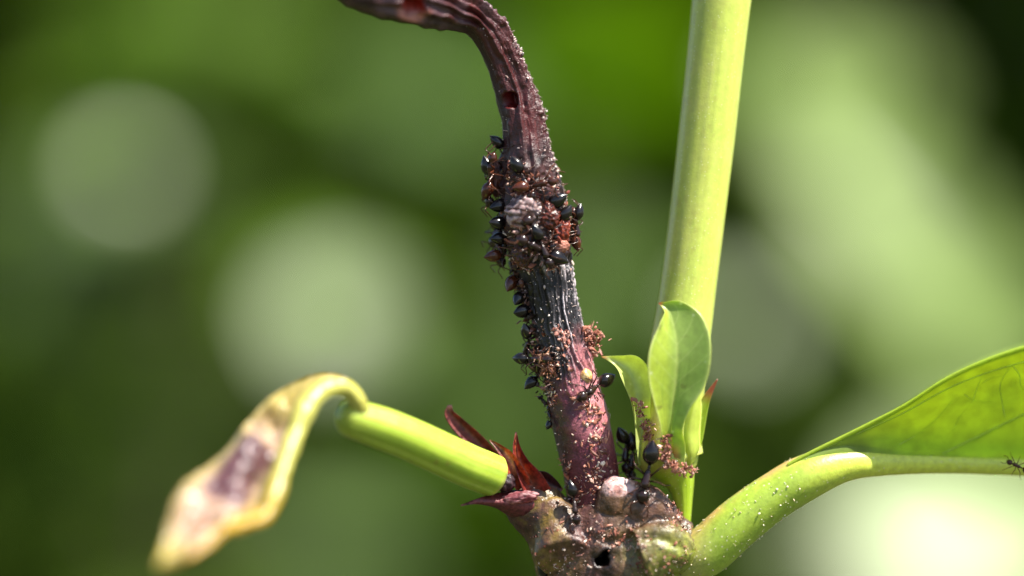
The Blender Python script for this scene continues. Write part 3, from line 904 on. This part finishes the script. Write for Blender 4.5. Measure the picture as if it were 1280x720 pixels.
mesh_obj('cut_scar', v, f, M['dry'], plant, mixc(s2l((46, 30, 34)), s2l((96, 70, 74)), smooth(-0.1, 0.5, nz)))
v, f, nz, d = lump((650, 622), -0.15, 22, 8, 10, 8, 26, 0.25, 3.2, 8)
mesh_obj('bract_fold', v, f, M['dry'], plant, mixc(s2l((120, 60, 66)), s2l((176, 128, 128)), smooth(-0.2, 0.5, nz)))

# ---- the leaf that reaches to the side: petiole and keel-shaped blade
t = Tube([(838, 712, 0.0, 27), (862, 700, -0.02, 30), (884, 688, -0.03, 31.5), (920, 656, -0.04, 31), (968, 620, -0.03, 29.5), (1012, 595, -0.02, 28), (1060, 580, 0.02, 21), (1110, 578, 0.08, 17), (1180, 578, 0.18, 15), (1280, 582, 0.30, 14.5),
          (1420, 592, 0.45, 13), (1650, 622, 0.65, 10), (1900, 680, 0.8, 6), (2080, 740, 0.9, 2)], 420, 48, cap0=0.08)
px, py = t.px()
t.rebuild(0.004 * fbm(t.V, 5, 3))
nzM = fbm(t.V, 6, 4, 0.5, 2)
c = np.broadcast_to(s2l((150, 172, 60)), t.V.shape).copy()
c = mixc(c, s2l((206, 214, 84)), smooth(980, 1100, px))
c = mixc(c, s2l((196, 150, 92)), np.exp(-((t.th + 1.35) / 0.35) ** 2) * smooth(1050, 980, px) * smooth(-0.4, 0.2, nzM) * 0.85)
c = mixc(c, s2l((170, 150, 96)), smooth(900, 870, px) * 0.5)
lf = t.mesh('leaf', M['petiole'], plant, c)
lf['label'] = 'fresh green leaf reaching sideways on a thick speckled petiole'
PET = t

mid_ctrl = np.array([(985, 600), (1012, 588), (1060, 572), (1110, 570), (1180, 571), (1280, 575), (1420, 586), (1650, 617), (1900, 678), (2080, 740)], float)
mid_y = np.array([-0.09, -0.08, -0.05, 0.02, 0.12, 0.25, 0.4, 0.6, 0.76, 0.9])
top_x = np.array([985, 1010, 1048, 1090, 1140, 1173, 1215, 1257, 1290, 1400, 1560, 1750, 1950, 2080], float)
top_y = np.array([581, 567, 549, 528, 503, 478, 457, 441, 431, 405, 400, 450, 600, 738], float)
def blade_half(name, lean, sign):
    nl, nw = 150, 25
    xs = np.linspace(985, 2078, nl)
    ym = np.interp(xs, mid_ctrl[:, 0], mid_ctrl[:, 1])
    for _ in range(6): ym[1:-1] = (ym[:-2] + 2 * ym[1:-1] + ym[2:]) / 4
    yt = np.interp(xs, top_x, top_y)
    for _ in range(10): yt[1:-1] = (yt[:-2] + 2 * yt[1:-1] + yt[2:]) / 4
    dm = np.interp(xs, mid_ctrl[:, 0], mid_y)
    v = np.linspace(0, 1, nw)
    hgt = (ym - yt)
    X = np.repeat(xs[:, None], nw, 1)
    Yp = ym[:, None] + (yt - ym)[:, None] * v[None]
    dep = dm[:, None] + sign * lean * smooth(1000, 1190, xs)[:, None] * (hgt[:, None] * U) * (v[None] ** 1.3) - sign * 0.02 * np.sin(v[None] * math.pi)
    dep = dep + 0.015 * fbm(np.stack([X * U, Yp * U, X * 0], -1), 2.2, 2) * v[None]
    A = np.stack([W(0, 0, 0)[0] * 0 + (X - 640) * U * (D + dep) / D, dep, (360 - Yp) * U * (D + dep) / D], -1)
    Bk = A + np.array([0, 0.010 * sign, 0.004])
    n = nl * nw
    F = grid_faces(nl, nw, False)
    vv = np.broadcast_to(v[None], (nl, nw)); 
    n1 = fbm(A, 3, 4, 0.5, 6)
    c = np.broadcast_to(s2l((166, 196, 78)), A.shape).copy()
    c = mixc(c, s2l((146, 178, 80)), smooth(0.0, 0.5, n1) * 0.6)
    c = mixc(c, s2l((140, 158, 88)), smooth(1150, 1040, X) * 0.6)
    col = np.vstack([c.reshape(-1, 3)] * 2)
    rimf = []
    for k in range(nl - 1):
        a, b = k * nw + nw - 1, (k + 1) * nw + nw - 1
        rimf.append([a, b, b + n, a + n])
    o = mesh_obj(name, np.vstack([A.reshape(-1, 3), Bk.reshape(-1, 3)]), F.tolist() + (F[:, ::-1] + n).tolist() + rimf, M['leaf'], lf, col)
    def pos(x, y_px):
        """a point on the blade at photograph pixel"""
        i = np.interp(x, xs, np.arange(nl)); vq = np.clip((np.interp(x, xs, ym) - y_px) / np.interp(x, xs, hgt), 0, 1)
        i0 = int(np.clip(i, 0, nl - 2)); j = vq * (nw - 1); j0 = int(min(j, nw - 2)); a, b = i - i0, j - j0
        return (A[i0, j0] * (1 - a) + A[i0 + 1, j0] * a) * (1 - b) + (A[i0, j0 + 1] * (1 - a) + A[i0 + 1, j0 + 1] * a) * b
    return o, A, pos
o_near, A_near, on_blade = blade_half('blade', 0.8, -1)
o_far, A_far, _ = blade_half('blade', 1.1, 1)
# thick pale margin
V, F = branch_mesh(A_near[::3, -1], 0.012, 0.010, 8)
mesh_obj('margin', V, F, M['vein'], lf, np.broadcast_to(s2l((206, 222, 110)), V.shape))
V, F = branch_mesh(A_near[::3, -4] + np.array([0, -0.002, 0]), 0.006, 0.005, 6)
mesh_obj('vein', V, F, M['vein'], lf, np.broadcast_to(s2l((220, 232, 160)), V.shape))
def vein(pts, r, colr=(226, 236, 170)):
    q = np.array([on_blade(*p) for p in pts]) + np.array([0, -0.003, 0])
    V, F = branch_mesh(q, r, r * 0.6, 6)
    mesh_obj('vein', V, F, M['vein'], lf, np.broadcast_to(s2l(colr), V.shape))
vein([(1178, 567), (1210, 551), (1245, 534), (1280, 517), (1330, 494), (1385, 462)], 0.009, (214, 226, 150))
vein([(1300, 570), (1345, 545), (1400, 512), (1450, 470)], 0.009)
vein([(1256, 522), (1252, 500), (1250, 480), (1258, 465), (1266, 455)], 0.004)
vein([(1266, 457), (1274, 468), (1276, 482), (1284, 490)], 0.004)
vein([(1216, 500), (1221, 485), (1227, 470)], 0.0035)
vein([(1205, 492), (1216, 500), (1230, 502), (1240, 501)], 0.003)
vein([(1190, 540), (1200, 520), (1216, 501)], 0.003)
vein([(1228, 478), (1240, 472), (1254, 470)], 0.003)
vein([(1120, 558), (1150, 540), (1172, 522), (1190, 500)], 0.004)
vein([(1150, 540), (1165, 543), (1186, 546)], 0.003)

# ------------------------------------------------------------------ ants
def ant_mesh(bend, brown, seed, legs=True):
    r = random.Random(seed)
    b = R(bend)
    pts = [(0.190, 0.000, .004, .004), (0.184, -0.003, .017, .014), (0.170, -0.002, .028, .024), (0.150, 0.0, .034, .029), (0.130, 0.003, .028, .024), (0.118, 0.003, .010, .010),
           (0.108, 0.004, .015, .016), (0.092, 0.008, .024, .025), (0.070, 0.007, .021, .022), (0.045, 0.004, .018, .019), (0.022, 0.0, .014, .015), (0.011, -0.002, .007, .008), (0.002, 0.0, .010, .012), (-0.008, 0.001, .006, .007)]
    P = [np.array([x, 0, z, ry, rz]) for x, z, ry, rz in pts]
    dx, dz = -math.cos(b), math.sin(b)
    o = np.array([-0.010, 0.002])
    for s, ry, rz in [(0.008, .018, .018), (0.020, .032, .029), (0.036, .0405, .037), (0.052, .0425, .039), (0.068, .041, .037), (0.084, .035, .032), (0.099, .026, .024), (0.112, .016, .015), (0.122, .008, .007), (0.129, .002, .002)]:
        P.append(np.array([o[0] + dx * s, 0, o[1] + dz * s, ry, rz]))
    P = catmull(np.array(P), 64)
    C = P[:, :3]; ry = np.maximum(P[:, 3], .001); rz = np.maximum(P[:, 4], .001)
    T = np.gradient(C, axis=0); T /= np.linalg.norm(T, axis=1)[:, None]
    n = np.stack([-T[:, 2], 0 * T[:, 0], T[:, 0]], -1)
    ph = np.linspace(0, 2 * math.pi, 18, endpoint=False)
    V = C[:, None] + (ry[:, None] * np.cos(ph))[..., None] * np.array([0, 1.0, 0]) + (rz[:, None] * np.sin(ph))[..., None] * n[:, None]
    nb = V.shape[0]
    gas = smooth(34 / 64, 37 / 64, np.arange(64) / 64.0)
    gidx = np.linalg.norm(C - np.array([o[0], 0, o[1]]), axis=1)
    ing = ((C[:, 0] - o[0]) * dx + (C[:, 2] - o[1]) * dz) > 0.004
    ing &= np.arange(64) > 30
    cb = s2l((66, 34, 22)) if brown else s2l((40, 24, 20))
    cg = s2l((80, 38, 20)) if brown else s2l((24, 18, 17))
    band = 0.5 + 0.5 * np.cos(gidx / 0.124 * math.pi * 8)
    col = np.where(ing[:, None], cg * (0.75 + 0.35 * band[:, None] ** 6), cb)
    col = np.repeat(col[:, None], 18, 1).reshape(-1, 3)
    VV, FF, CC = [V.reshape(-1, 3)], [grid_faces(64, 18)], [col]
    k = 64 * 18

    def limb(p, r0, r1, cc):
        nonlocal k
        v, f = branch_mesh(p, r0, r1, 6)
        VV.append(v); FF.append(f + k); CC.append(np.broadcast_to(s2l(cc), v.shape)); k += len(v)
    if legs:
        for s in (-1, 1):
            for x, fx in ((0.092, 0.05), (0.068, 0.0), (0.045, -0.05)):
                j = lambda a: r.uniform(-a, a)
                hip = (x, s * 0.014, -0.008)
                kn = (x + fx * 0.9 + j(.01), s * (0.062 + j(.01)), 0.026 + j(.008))
                tb = (x + fx * 1.5 + j(.012), s * (0.098 + j(.012)), -0.025)
                ft = (x + fx * 2.0, s * (0.122 + j(.012)), -0.050)
                limb([hip, kn, tb, ft], 0.0055, 0.0024, (92, 50, 32) if brown else (60, 36, 26))
            limb([(0.176, s * .014, .012), (0.196, s * .040, .040), (0.222, s * .046, .018), (0.246, s * .040, -.004)], 0.0036, 0.0034, (78, 46, 32))
    return np.vstack(VV), np.vstack(FF), np.vstack(CC), np.array([o[0] + dx * 0.058, 0, o[1] + dz * 0.058])


def place_ant(name, gpx, gy, up, head, bend, label, group=None, brown=False, size=1.0, seed=1, cat='ant', legs=True):
    size = size * 1.08
    """gpx: pixel of the middle of the abdomen, gy its depth; up: away from the surface stood on; head: heading"""
    V, F, C, gc = ant_mesh(bend, brown, seed, legs)
    z = Vector(up).normalized()
    x = Vector(head); x = (x - z * x.dot(z)).normalized()
    y = z.cross(x)
    m3 = np.array(Matrix((x, y, z)).transposed())
    loc = W(gpx[0], gpx[1], gy) - m3 @ (gc * size)
    o = mesh_obj(name, V * size, F, M['ant'], None, C)
    m = Matrix((x, y, z)).transposed().to_4x4()
    m.translation = Vector(loc)
    o.matrix_world = m
    tag(o, label, cat, group)
    return o


G = 'ants on the plant shoot'
Lf, Rt, Fr = (-1, -0.25, 0.05), (1, -0.25, 0.05), (0, -1, 0.1)
ants = [
    # on the withered stalk, the side away from the green stalk
    ((622, 178), -0.02, (-1, -0.1, 0.1), (0.1, 0.2, -1), 55, 'small black ant, abdomen pointing up, topmost of the cluster below the square hole', False, 0.85),
    ((609, 208), -0.05, (-1, -0.3, 0), (0.3, 0.2, -1), 20, 'black ant with upright shiny abdomen jutting from the withered stalk', False, 0.95),
    ((609, 238), -0.06, (-1, -0.2, 0), (0.2, -0.3, 1), 20, 'brown ant hanging abdomen down beside the upright black one', True, 0.9),
    ((624, 257), -0.10, (-0.7, -0.7, 0), (0.6, 0.3, 0.5), 75, 'black ant with pointed abdomen level with the pale wrinkled scale insect', False, 1.0),
    ((623, 279), -0.10, (-0.8, -0.6, 0), (0.4, 0.6, -0.2), 85, 'round bluish black ant abdomen, middle of the three in a row', False, 1.0),
    ((624, 298), -0.08, (-0.8, -0.6, -0.1), (0.4, 0.6, -0.4), 85, 'dark ant lowest of three black abdomens in a row', False, 0.95),
    ((617, 320), -0.07, (-1, -0.4, 0), (0.3, 0.5, 0.5), 80, 'reddish brown round ant jutting from the stalk below three black ones', True, 0.9),
    ((639, 354), -0.03, (-1, -0.1, 0), (0.1, 0.8, 1), 25, 'dark brown ant at the upper end of the black fibrous stretch', True, 0.95),
    ((648, 373), -0.07, (-1, -0.2, 0), (0.1, 0.9, 0.8), 30, 'black ant with a white glint on its abdomen on the fibrous stretch', False, 0.85),
    ((653, 389), -0.07, (-1, -0.2, 0), (0.3, 0.9, 0.3), 60, 'dark ant with level abdomen just below the glinting one', False, 0.95),
    ((658, 415), -0.07, (-1, -0.2, 0), (0.2, 0.6, -1), 20, 'black ant heading down the stalk above the fibrous brown tuft', False, 0.85),
    ((651, 448), -0.08, (-0.6, -0.9, 0.2), (1, -0.1, -0.1), 5, 'ant standing out sideways beside the fibrous brown tuft, legs spread', False, 0.8),
    ((664, 478), -0.06, (-0.8, -0.6, -0.1), (0.6, 0.2, 0.6), 50, 'black ant with drooping abdomen under the fibrous brown tuft', False, 0.8),
    ((686, 531), -0.08, (-1, -0.3, 0), (0.2, 0.6, 1), 30, 'tiny dark ant on the smooth purple foot of the withered stalk', False, 0.5),
    # on the face of the withered stalk
    ((646, 207), -0.20, (-0.35, -1, 0), (0.5, 0, -1), 20, 'dark ant flat on the stalk above the pale wrinkled scale insect', False, 0.9),
    ((652, 234), -0.23, (-0.1, -1, 0.2), (0.9, 0, 0.2), 30, 'ant with a reddish abdomen touching the pale wrinkled scale insect', True, 0.85),
    ((672, 292), -0.25, (0, -1, 0), (0.4, 0, -1), 20, 'dark ant between the pale and the glossy red scale insects', False, 0.85),
    # on the side towards the green stalk
    ((696, 251), -0.17, (0.5, -1, 0.1), (-0.8, 0.0, -0.5), 30, 'black ant at the upper edge of the glossy red scale insects', False, 1.0),
    ((706, 268), -0.14, (0.7, -0.8, 0), (-0.5, 0.0, -1), 30, 'black ant with raised abdomen beside the glossy red scale insects', False, 0.95),
    ((723, 266), -0.04, (1, -0.3, 0), (-0.1, 0.0, -1), 15, 'slender ant with glinting abdomen jutting out towards the green stalk', False, 0.8),
    ((720, 303), -0.04, (1, -0.2, 0), (0.0, 0.0, 1), 15, 'amber brown ant hanging head up below the slender glinting ant', True, 0.8),
    ((696, 322), -0.20, (0.4, -1, 0), (-0.9, 0, 0.4), 15, 'black ant lying level at the lower edge of the scale insects', False, 1.05),
    ((758, 475), -0.06, (0.7, -0.7, 0), (-1, 0, -0.35), 15, 'ant with round dark abdomen beside the pale yellow scale insect', False, 0.95),
    # foot of the green stalk and the node
    ((778, 545), 0.02, (-0.7, -0.7, 0), (0.3, 0.3, -1), 35, 'black ant in the gap between purple and green stalks, abdomen up', False, 0.9),
    ((790, 553), 0.05, (-0.9, -0.4, 0), (-0.1, 0.1, -1), 10, 'dark ant climbing down the green stalk in the narrow gap', False, 0.9),
    ((814, 567), -0.24, (-0.3, -1, 0.1), (-0.2, 0, -1), 15, 'shiny black ant heading down at the foot of the cupped bract', False, 1.15),
    ((715, 612), -0.22, (-0.4, -1, 0.2), (0.2, 0, -1), 20, 'black ant squeezed between the purple stalk and the dry red bracts', False, 0.8),
    ((680, 712), -0.08, (-1, -0.4, 0), (0.1, 0.1, -1), 20, 'black ant on the node below the dry red bracts', False, 0.95),
]
for i, (g_, gy, up, hd, bend, lab, br, sz) in enumerate(ants):
    place_ant('ant', g_, gy, up, hd, bend, lab, G, br, sz, 100 + i)

# small dark insect on the midrib of the fresh leaf
place_ant('insect', (1284, 588), -0.02, (-0.1, -1, 0.2), (-1, 0, 0.5), 5, 'small dark slender insect on the midrib of the fresh green leaf', None, True, 0.5, 77, cat='insect')

# ------------------------------------------------------------------ scale insects
def scale_insect(cpx, y, rx, rz, ry, rot, ca, cb_, label, amp=0.15, freq=3.0, seed=1, wrinkle=0.0, group='scale insects on the withered stalk'):
    v, f, nz, d = lump((0, 0), 0, rx, rz, ry, 0, 40, amp, freq, seed)
    v = v - W(0, 0, 0)
    if wrinkle:
        q = fbm(d, 2.0, 3, 0.5, seed + 3)
        wv = np.sin((d[:, 2] * 1.0 + 0.35 * d[:, 0]) * 16 + q * 7) * np.clip(1 - np.abs(d[:, 1]) * 0, 0, 1)
        v = v * (1 + wrinkle * wv + 0.5 * wrinkle * np.sin(d[:, 0] * 22 + q * 9))[:, None]
        nz = 0.6 * wv + 0.3 * nz
    o = mesh_obj('scale_insect', v, f, M['scale'], None, mixc(s2l(ca), s2l(cb_), smooth(-0.3, 0.5, nz)))
    o.location = Vector(W(cpx[0], cpx[1], y))
    o.rotation_euler = (0, -R(rot), 0)
    return tag(o, label, 'scale insect', group)


def surf_y(qx, qy):
    """depth of the near face of the withered stalk on the sight line of a pixel"""
    x0 = np.interp(qy, WPY[::-1], WPX[::-1]); r0 = np.interp(qy, WPY[::-1], WR[::-1])
    return -U * math.sqrt(max(0.0, r0 ** 2 - (qx - x0) ** 2))
_k = (D + WST.C[:, 1]) / D
_m = (360 - WST.C[:, 2] / U / _k) > 45
WPX, WPY, WR = (WST.C[:, 0] / U / _k + 640)[_m], (360 - WST.C[:, 2] / U / _k)[_m], (WST.r / U)[_m]

SI = [((656, 265), 24, 22, 13, 20, (84, 58, 54), (168, 142, 140), 'pale wrinkled greyish pink scale insect among the ants', 0.16, 2.5, 3, 0.045),
      ((684, 270), 15, 17, 10, 10, (60, 24, 17), (104, 46, 32), 'rust red scale insect touching the pale wrinkled one', 0.4, 4.5, 5, 0.03),
      ((700, 289), 13, 17, 10, -15, (84, 26, 16), (130, 54, 32), 'glossy red brown scale insect under the black ants', 0.35, 4.0, 6, 0.02),
      ((697, 308), 15, 9, 8, 5, (140, 86, 70), (176, 120, 102), 'smooth pinkish scale insect below the glossy red one', 0.2, 3.5, 7, 0.0),
      ((620, 222), 8, 24, 10, 5, (104, 60, 42), (70, 34, 26), 'amber scale insect between the jutting ants', 0.4, 4.2, 8, 0.03),
      ((713, 289), 7, 15, 9, 5, (140, 112, 74), (90, 66, 42), 'straw coloured scale insect beside the slender ants', 0.35, 4.2, 9, 0.03),
      ((661, 243), 15, 8, 7, -15, (74, 26, 22), (116, 54, 44), 'small red scale insect above the pale wrinkled one', 0.4, 4.4, 10, 0.03),
      ((655, 318), 13, 17, 9, 10, (86, 42, 30), (46, 22, 18), 'dull brown scale insect where the fibrous stretch starts', 0.45, 4.2, 13, 0.03),
      ((670, 303), 14, 13, 8, 30, (64, 36, 28), (36, 20, 18), 'dark brown scale insect below the pale wrinkled one', 0.45, 4.0, 14, 0.03),
      ((732, 470), 8, 9.5, 8, 10, (214, 184, 130), (190, 140, 76), 'pale yellow bead-like scale insect on the purple stalk', 0.16, 3.0, 11, 0.0)]
for (q, rx, rz, ry, rot, ca, cb2, lab, amp, fq, sd_, wr_) in SI:
    scale_insect(q, surf_y(*q) + 0.012, rx, rz, ry, rot, ca, cb2, lab, amp, fq, sd_, wr_)

# ------------------------------------------------------------------ frass crumbs and dust
def icosa():
    p = (1 + 5 ** 0.5) / 2
    v = np.array([(-1, p, 0), (1, p, 0), (-1, -p, 0), (1, -p, 0), (0, -1, p), (0, 1, p), (0, -1, -p), (0, 1, -p), (p, 0, -1), (p, 0, 1), (-p, 0, -1), (-p, 0, 1)], float)
    v /= np.linalg.norm(v[0])
    f = np.array([(0, 11, 5), (0, 5, 1), (0, 1, 7), (0, 7, 10), (0, 10, 11), (1, 5, 9), (5, 11, 4), (11, 10, 2), (10, 7, 6), (7, 1, 8), (3, 9, 4), (3, 4, 2), (3, 2, 6), (3, 6, 8), (3, 8, 9), (4, 9, 5), (2, 4, 11), (6, 2, 10), (8, 6, 7), (9, 8, 1)])
    return v, f
IV, IF = icosa()
PAL = [(196, 132, 110), (150, 92, 72), (214, 172, 152), (112, 62, 48), (232, 208, 190), (168, 104, 84)]


def crumbs(name, pts, nrm, smin, smax, label, pal=PAL, elong=2.2, cat='crumbs', sink=0.3):
    n = len(pts)
    V, C = [], []
    for i in range(n):
        s = smin * (smax / smin) ** (rng.random() ** 2.4)
        thin = rng.random() < 0.16
        q, _ = np.linalg.qr(rng.normal(size=(3, 3)))
        sc = np.array([1.0, rng.uniform(0.5, 1.0), rng.uniform(0.45, 0.9)]) * s
        sc[0] *= rng.uniform(1, elong)
        if thin:
            sc *= np.array([2.6, 0.45, 0.4])
        sc[0] = min(sc[0], 0.032)
        v = (IV * (1 + 0.25 * rng.normal(size=(12, 1)))) * sc
        V.append(v @ q.T + pts[i] + nrm[i] * s * sink)
        cc = s2l(pal[rng.integers(len(pal))]) * rng.uniform(0.7, 1.15)
        C.append(np.broadcast_to(cc, (12, 3)))
    F = (IF[None] + (np.arange(n) * 12)[:, None, None]).reshape(-1, 3)
    o = mesh_obj(name, np.vstack(V), F, M['crumb'], None, np.vstack(C), smooth_shade=False)
    return tag(o, label, cat, kind='stuff')


def pick(tube, weight, n):
    wgt = np.clip(weight, 0, None).ravel()
    idx = rng.choice(wgt.size, n, p=wgt / wgt.sum())
    return tube.V.reshape(-1, 3)[idx] + rng.normal(size=(n, 3)) * 0.004, tube.dirs().reshape(-1, 3)[idx]


t = WST
px, py = t.px()
fr = (np.cos(t.th) > -0.25).astype(float)
cl_ = smooth(0.05, 0.35, fbm(t.V, 7, 3, 0.5, 41)) + 0.04
band = np.exp(-((t.th - 0.35 - 0.15 * np.sin(py * 0.05)) / 0.28) ** 2)
p1, n1 = pick(t, fr * smooth(490, 510, py) * (1 - smooth(615, 640, py)) * (band * 1.6 + 0.4 * cl_), 430)
p2, n2 = pick(t, fr * smooth(380, 400, py) * (1 - smooth(500, 520, py)) * cl_, 200)
p3, n3 = pick(t, fr * smooth(190, 215, py) * (1 - smooth(330, 345, py)) * cl_ * (0.4 + smooth(-0.4, 0.4, t.th)), 360)
crumbs('frass_crumbs', np.vstack([p1, p2, p3]), np.vstack([n1, n2, n3]), 0.0045, 0.017, 'pinkish brown frass crumbs scattered over the withered stalk')
p1, n1 = pick(t, smooth(0.6, 1.3, t.th) * (np.cos(t.th) > -0.4) * smooth(30, 45, py) * (1 - smooth(190, 330, py)), 520)
p2, n2 = pick(t, fr * smooth(320, 335, py) * (1 - smooth(480, 500, py)) * (0.3 + cl_), 320)
p3, n3 = pick(t, fr * (py > 30) * 1.0, 300)
crumbs('dust_specks', np.vstack([p1, p2, p3]), np.vstack([n1, n2, n3]), 0.003, 0.009, 'pale glittering dust specks on the withered stalk', [(230, 214, 206), (200, 176, 170), (170, 140, 132)], 1.6, 'dust')

nv_, nn_, PX, PY = node_cloud
wgt = (nn_[:, 1] < -0.15) * (0.05 + 0.25 * smooth(0.1, 0.5, fbm(nv_, 6, 3, 0.5, 71)) + np.exp(-(((PX - 765) / 40) ** 2 + ((PY - 672) / 14) ** 2)) * 2.2 + np.exp(-(((PX - 848) / 12) ** 2 + ((PY - 628) / 25) ** 2)) * 2.5
                          + np.exp(-(((PX - 700) / 40) ** 2 + ((PY - 705) / 14) ** 2)) * 0.7 + np.exp(-(((PX - 820) / 30) ** 2 + ((PY - 705) / 14) ** 2)) * 0.8) * (np.hypot(PX - 751, PY - 701) > 15)
idx = rng.choice(len(wgt), 1000, p=wgt / wgt.sum())
crumbs('frass_crumbs', nv_[idx], nn_[idx], 0.0028, 0.013, 'pinkish brown frass crumbs scattered over the stem node')

# crumbs heaped at the foot of the front bract
line = catmull(np.array([np.r_[W(833, 548, -0.22)], np.r_[W(831, 568, -0.22)], np.r_[W(838, 582, -0.22)], np.r_[W(852, 587, -0.21)], np.r_[W(867, 588, -0.19)]]), 200)
q = line[rng.integers(0, 200, 240)] + rng.normal(size=(240, 3)) * np.array([0.018, 0.012, 0.018])
line2 = catmull(np.array([W(797, 505, -0.12), W(806, 530, -0.13), W(812, 552, -0.14)]), 60)
q2 = line2[rng.integers(0, 60, 90)] + rng.normal(size=(90, 3)) * np.array([0.02, 0.01, 0.02])
q = np.vstack([q, q2])
crumbs('frass_crumbs', q, np.tile([0, -1.0, 0], (len(q), 1)), 0.006, 0.018, 'pinkish frass crumbs heaped at the foot of the cupped bract', [(190, 128, 104), (166, 104, 84), (206, 160, 138), (128, 76, 60)])
p1, n1 = pick(PET, (np.cos(PET.th) > 0) * (PET.px()[0] < 1010) * (PET.px()[0] > 860) * 1.0, 130)
crumbs('dust_specks', p1, n1, 0.003, 0.009, 'pale dust specks on the petiole of the fresh leaf', [(240, 232, 200), (214, 196, 160)], 1.5, 'dust')

# heaps of frass: brown litter caught along the stalk, a shaggy tuft, a crumbly lump
def heap(ctrl, n, spread, smin, smax, label, pal, elong=3.0, name='frass_crumbs', cat='crumbs'):
    ln = catmull(np.array([W(a, b, y) for a, b, y in ctrl]), 120)
    q = ln[rng.integers(0, 120, n)] + rng.normal(size=(n, 3)) * np.array(spread)
    return crumbs(name, q, np.tile([0, -1.0, 0], (n, 1)), smin, smax, label, pal, elong, cat)
BR = [(56, 28, 22), (72, 38, 28), (38, 20, 17), (92, 52, 38), (120, 84, 70)]
heap([(646, 330, -0.03), (653, 360, -0.03), (660, 392, -0.03), (667, 425, -0.04), (675, 470, -0.05), (682, 500, -0.05)], 230, (0.022, 0.03, 0.03), 0.008, 0.032,
     'dark brown litter caught in a strip beside the black fibrous stretch', BR, 2.6)
heap([(676, 448, -0.15), (682, 458, -0.16), (688, 466, -0.17)], 110, (0.026, 0.015, 0.03), 0.005, 0.016, 'shaggy orange brown tuft of frass on the withered stalk',
     [(150, 92, 62), (112, 64, 44), (84, 44, 32), (176, 128, 98)], 4.0, 'frass_tuft', 'frass')
heap([(735, 414, -0.05), (741, 424, -0.05), (743, 432, -0.04)], 150, (0.03, 0.03, 0.03), 0.006, 0.022, 'crumbly pink brown lump of frass on the edge of the withered stalk',
     [(170, 106, 84), (130, 74, 58), (196, 140, 120), (96, 50, 40)], 2.2, 'frass_lump', 'frass')
heap([(692, 412, -0.15), (702, 420, -0.16), (712, 425, -0.15)], 50, (0.02, 0.01, 0.02), 0.006, 0.02, 'small pink crumbs stuck in the fibrous stretch',
     [(200, 140, 124), (170, 106, 92), (216, 170, 156)], 2.0)
heap([(640, 200, -0.15), (650, 225, -0.18), (672, 248, -0.21), (690, 275, -0.16), (680, 300, -0.19), (650, 300, -0.17), (664, 328, -0.18)], 130, (0.05, 0.02, 0.04), 0.005, 0.018,
     'dark red brown litter packed between the scale insects and ants', BR + [(130, 60, 46), (180, 140, 130)], 3.2)
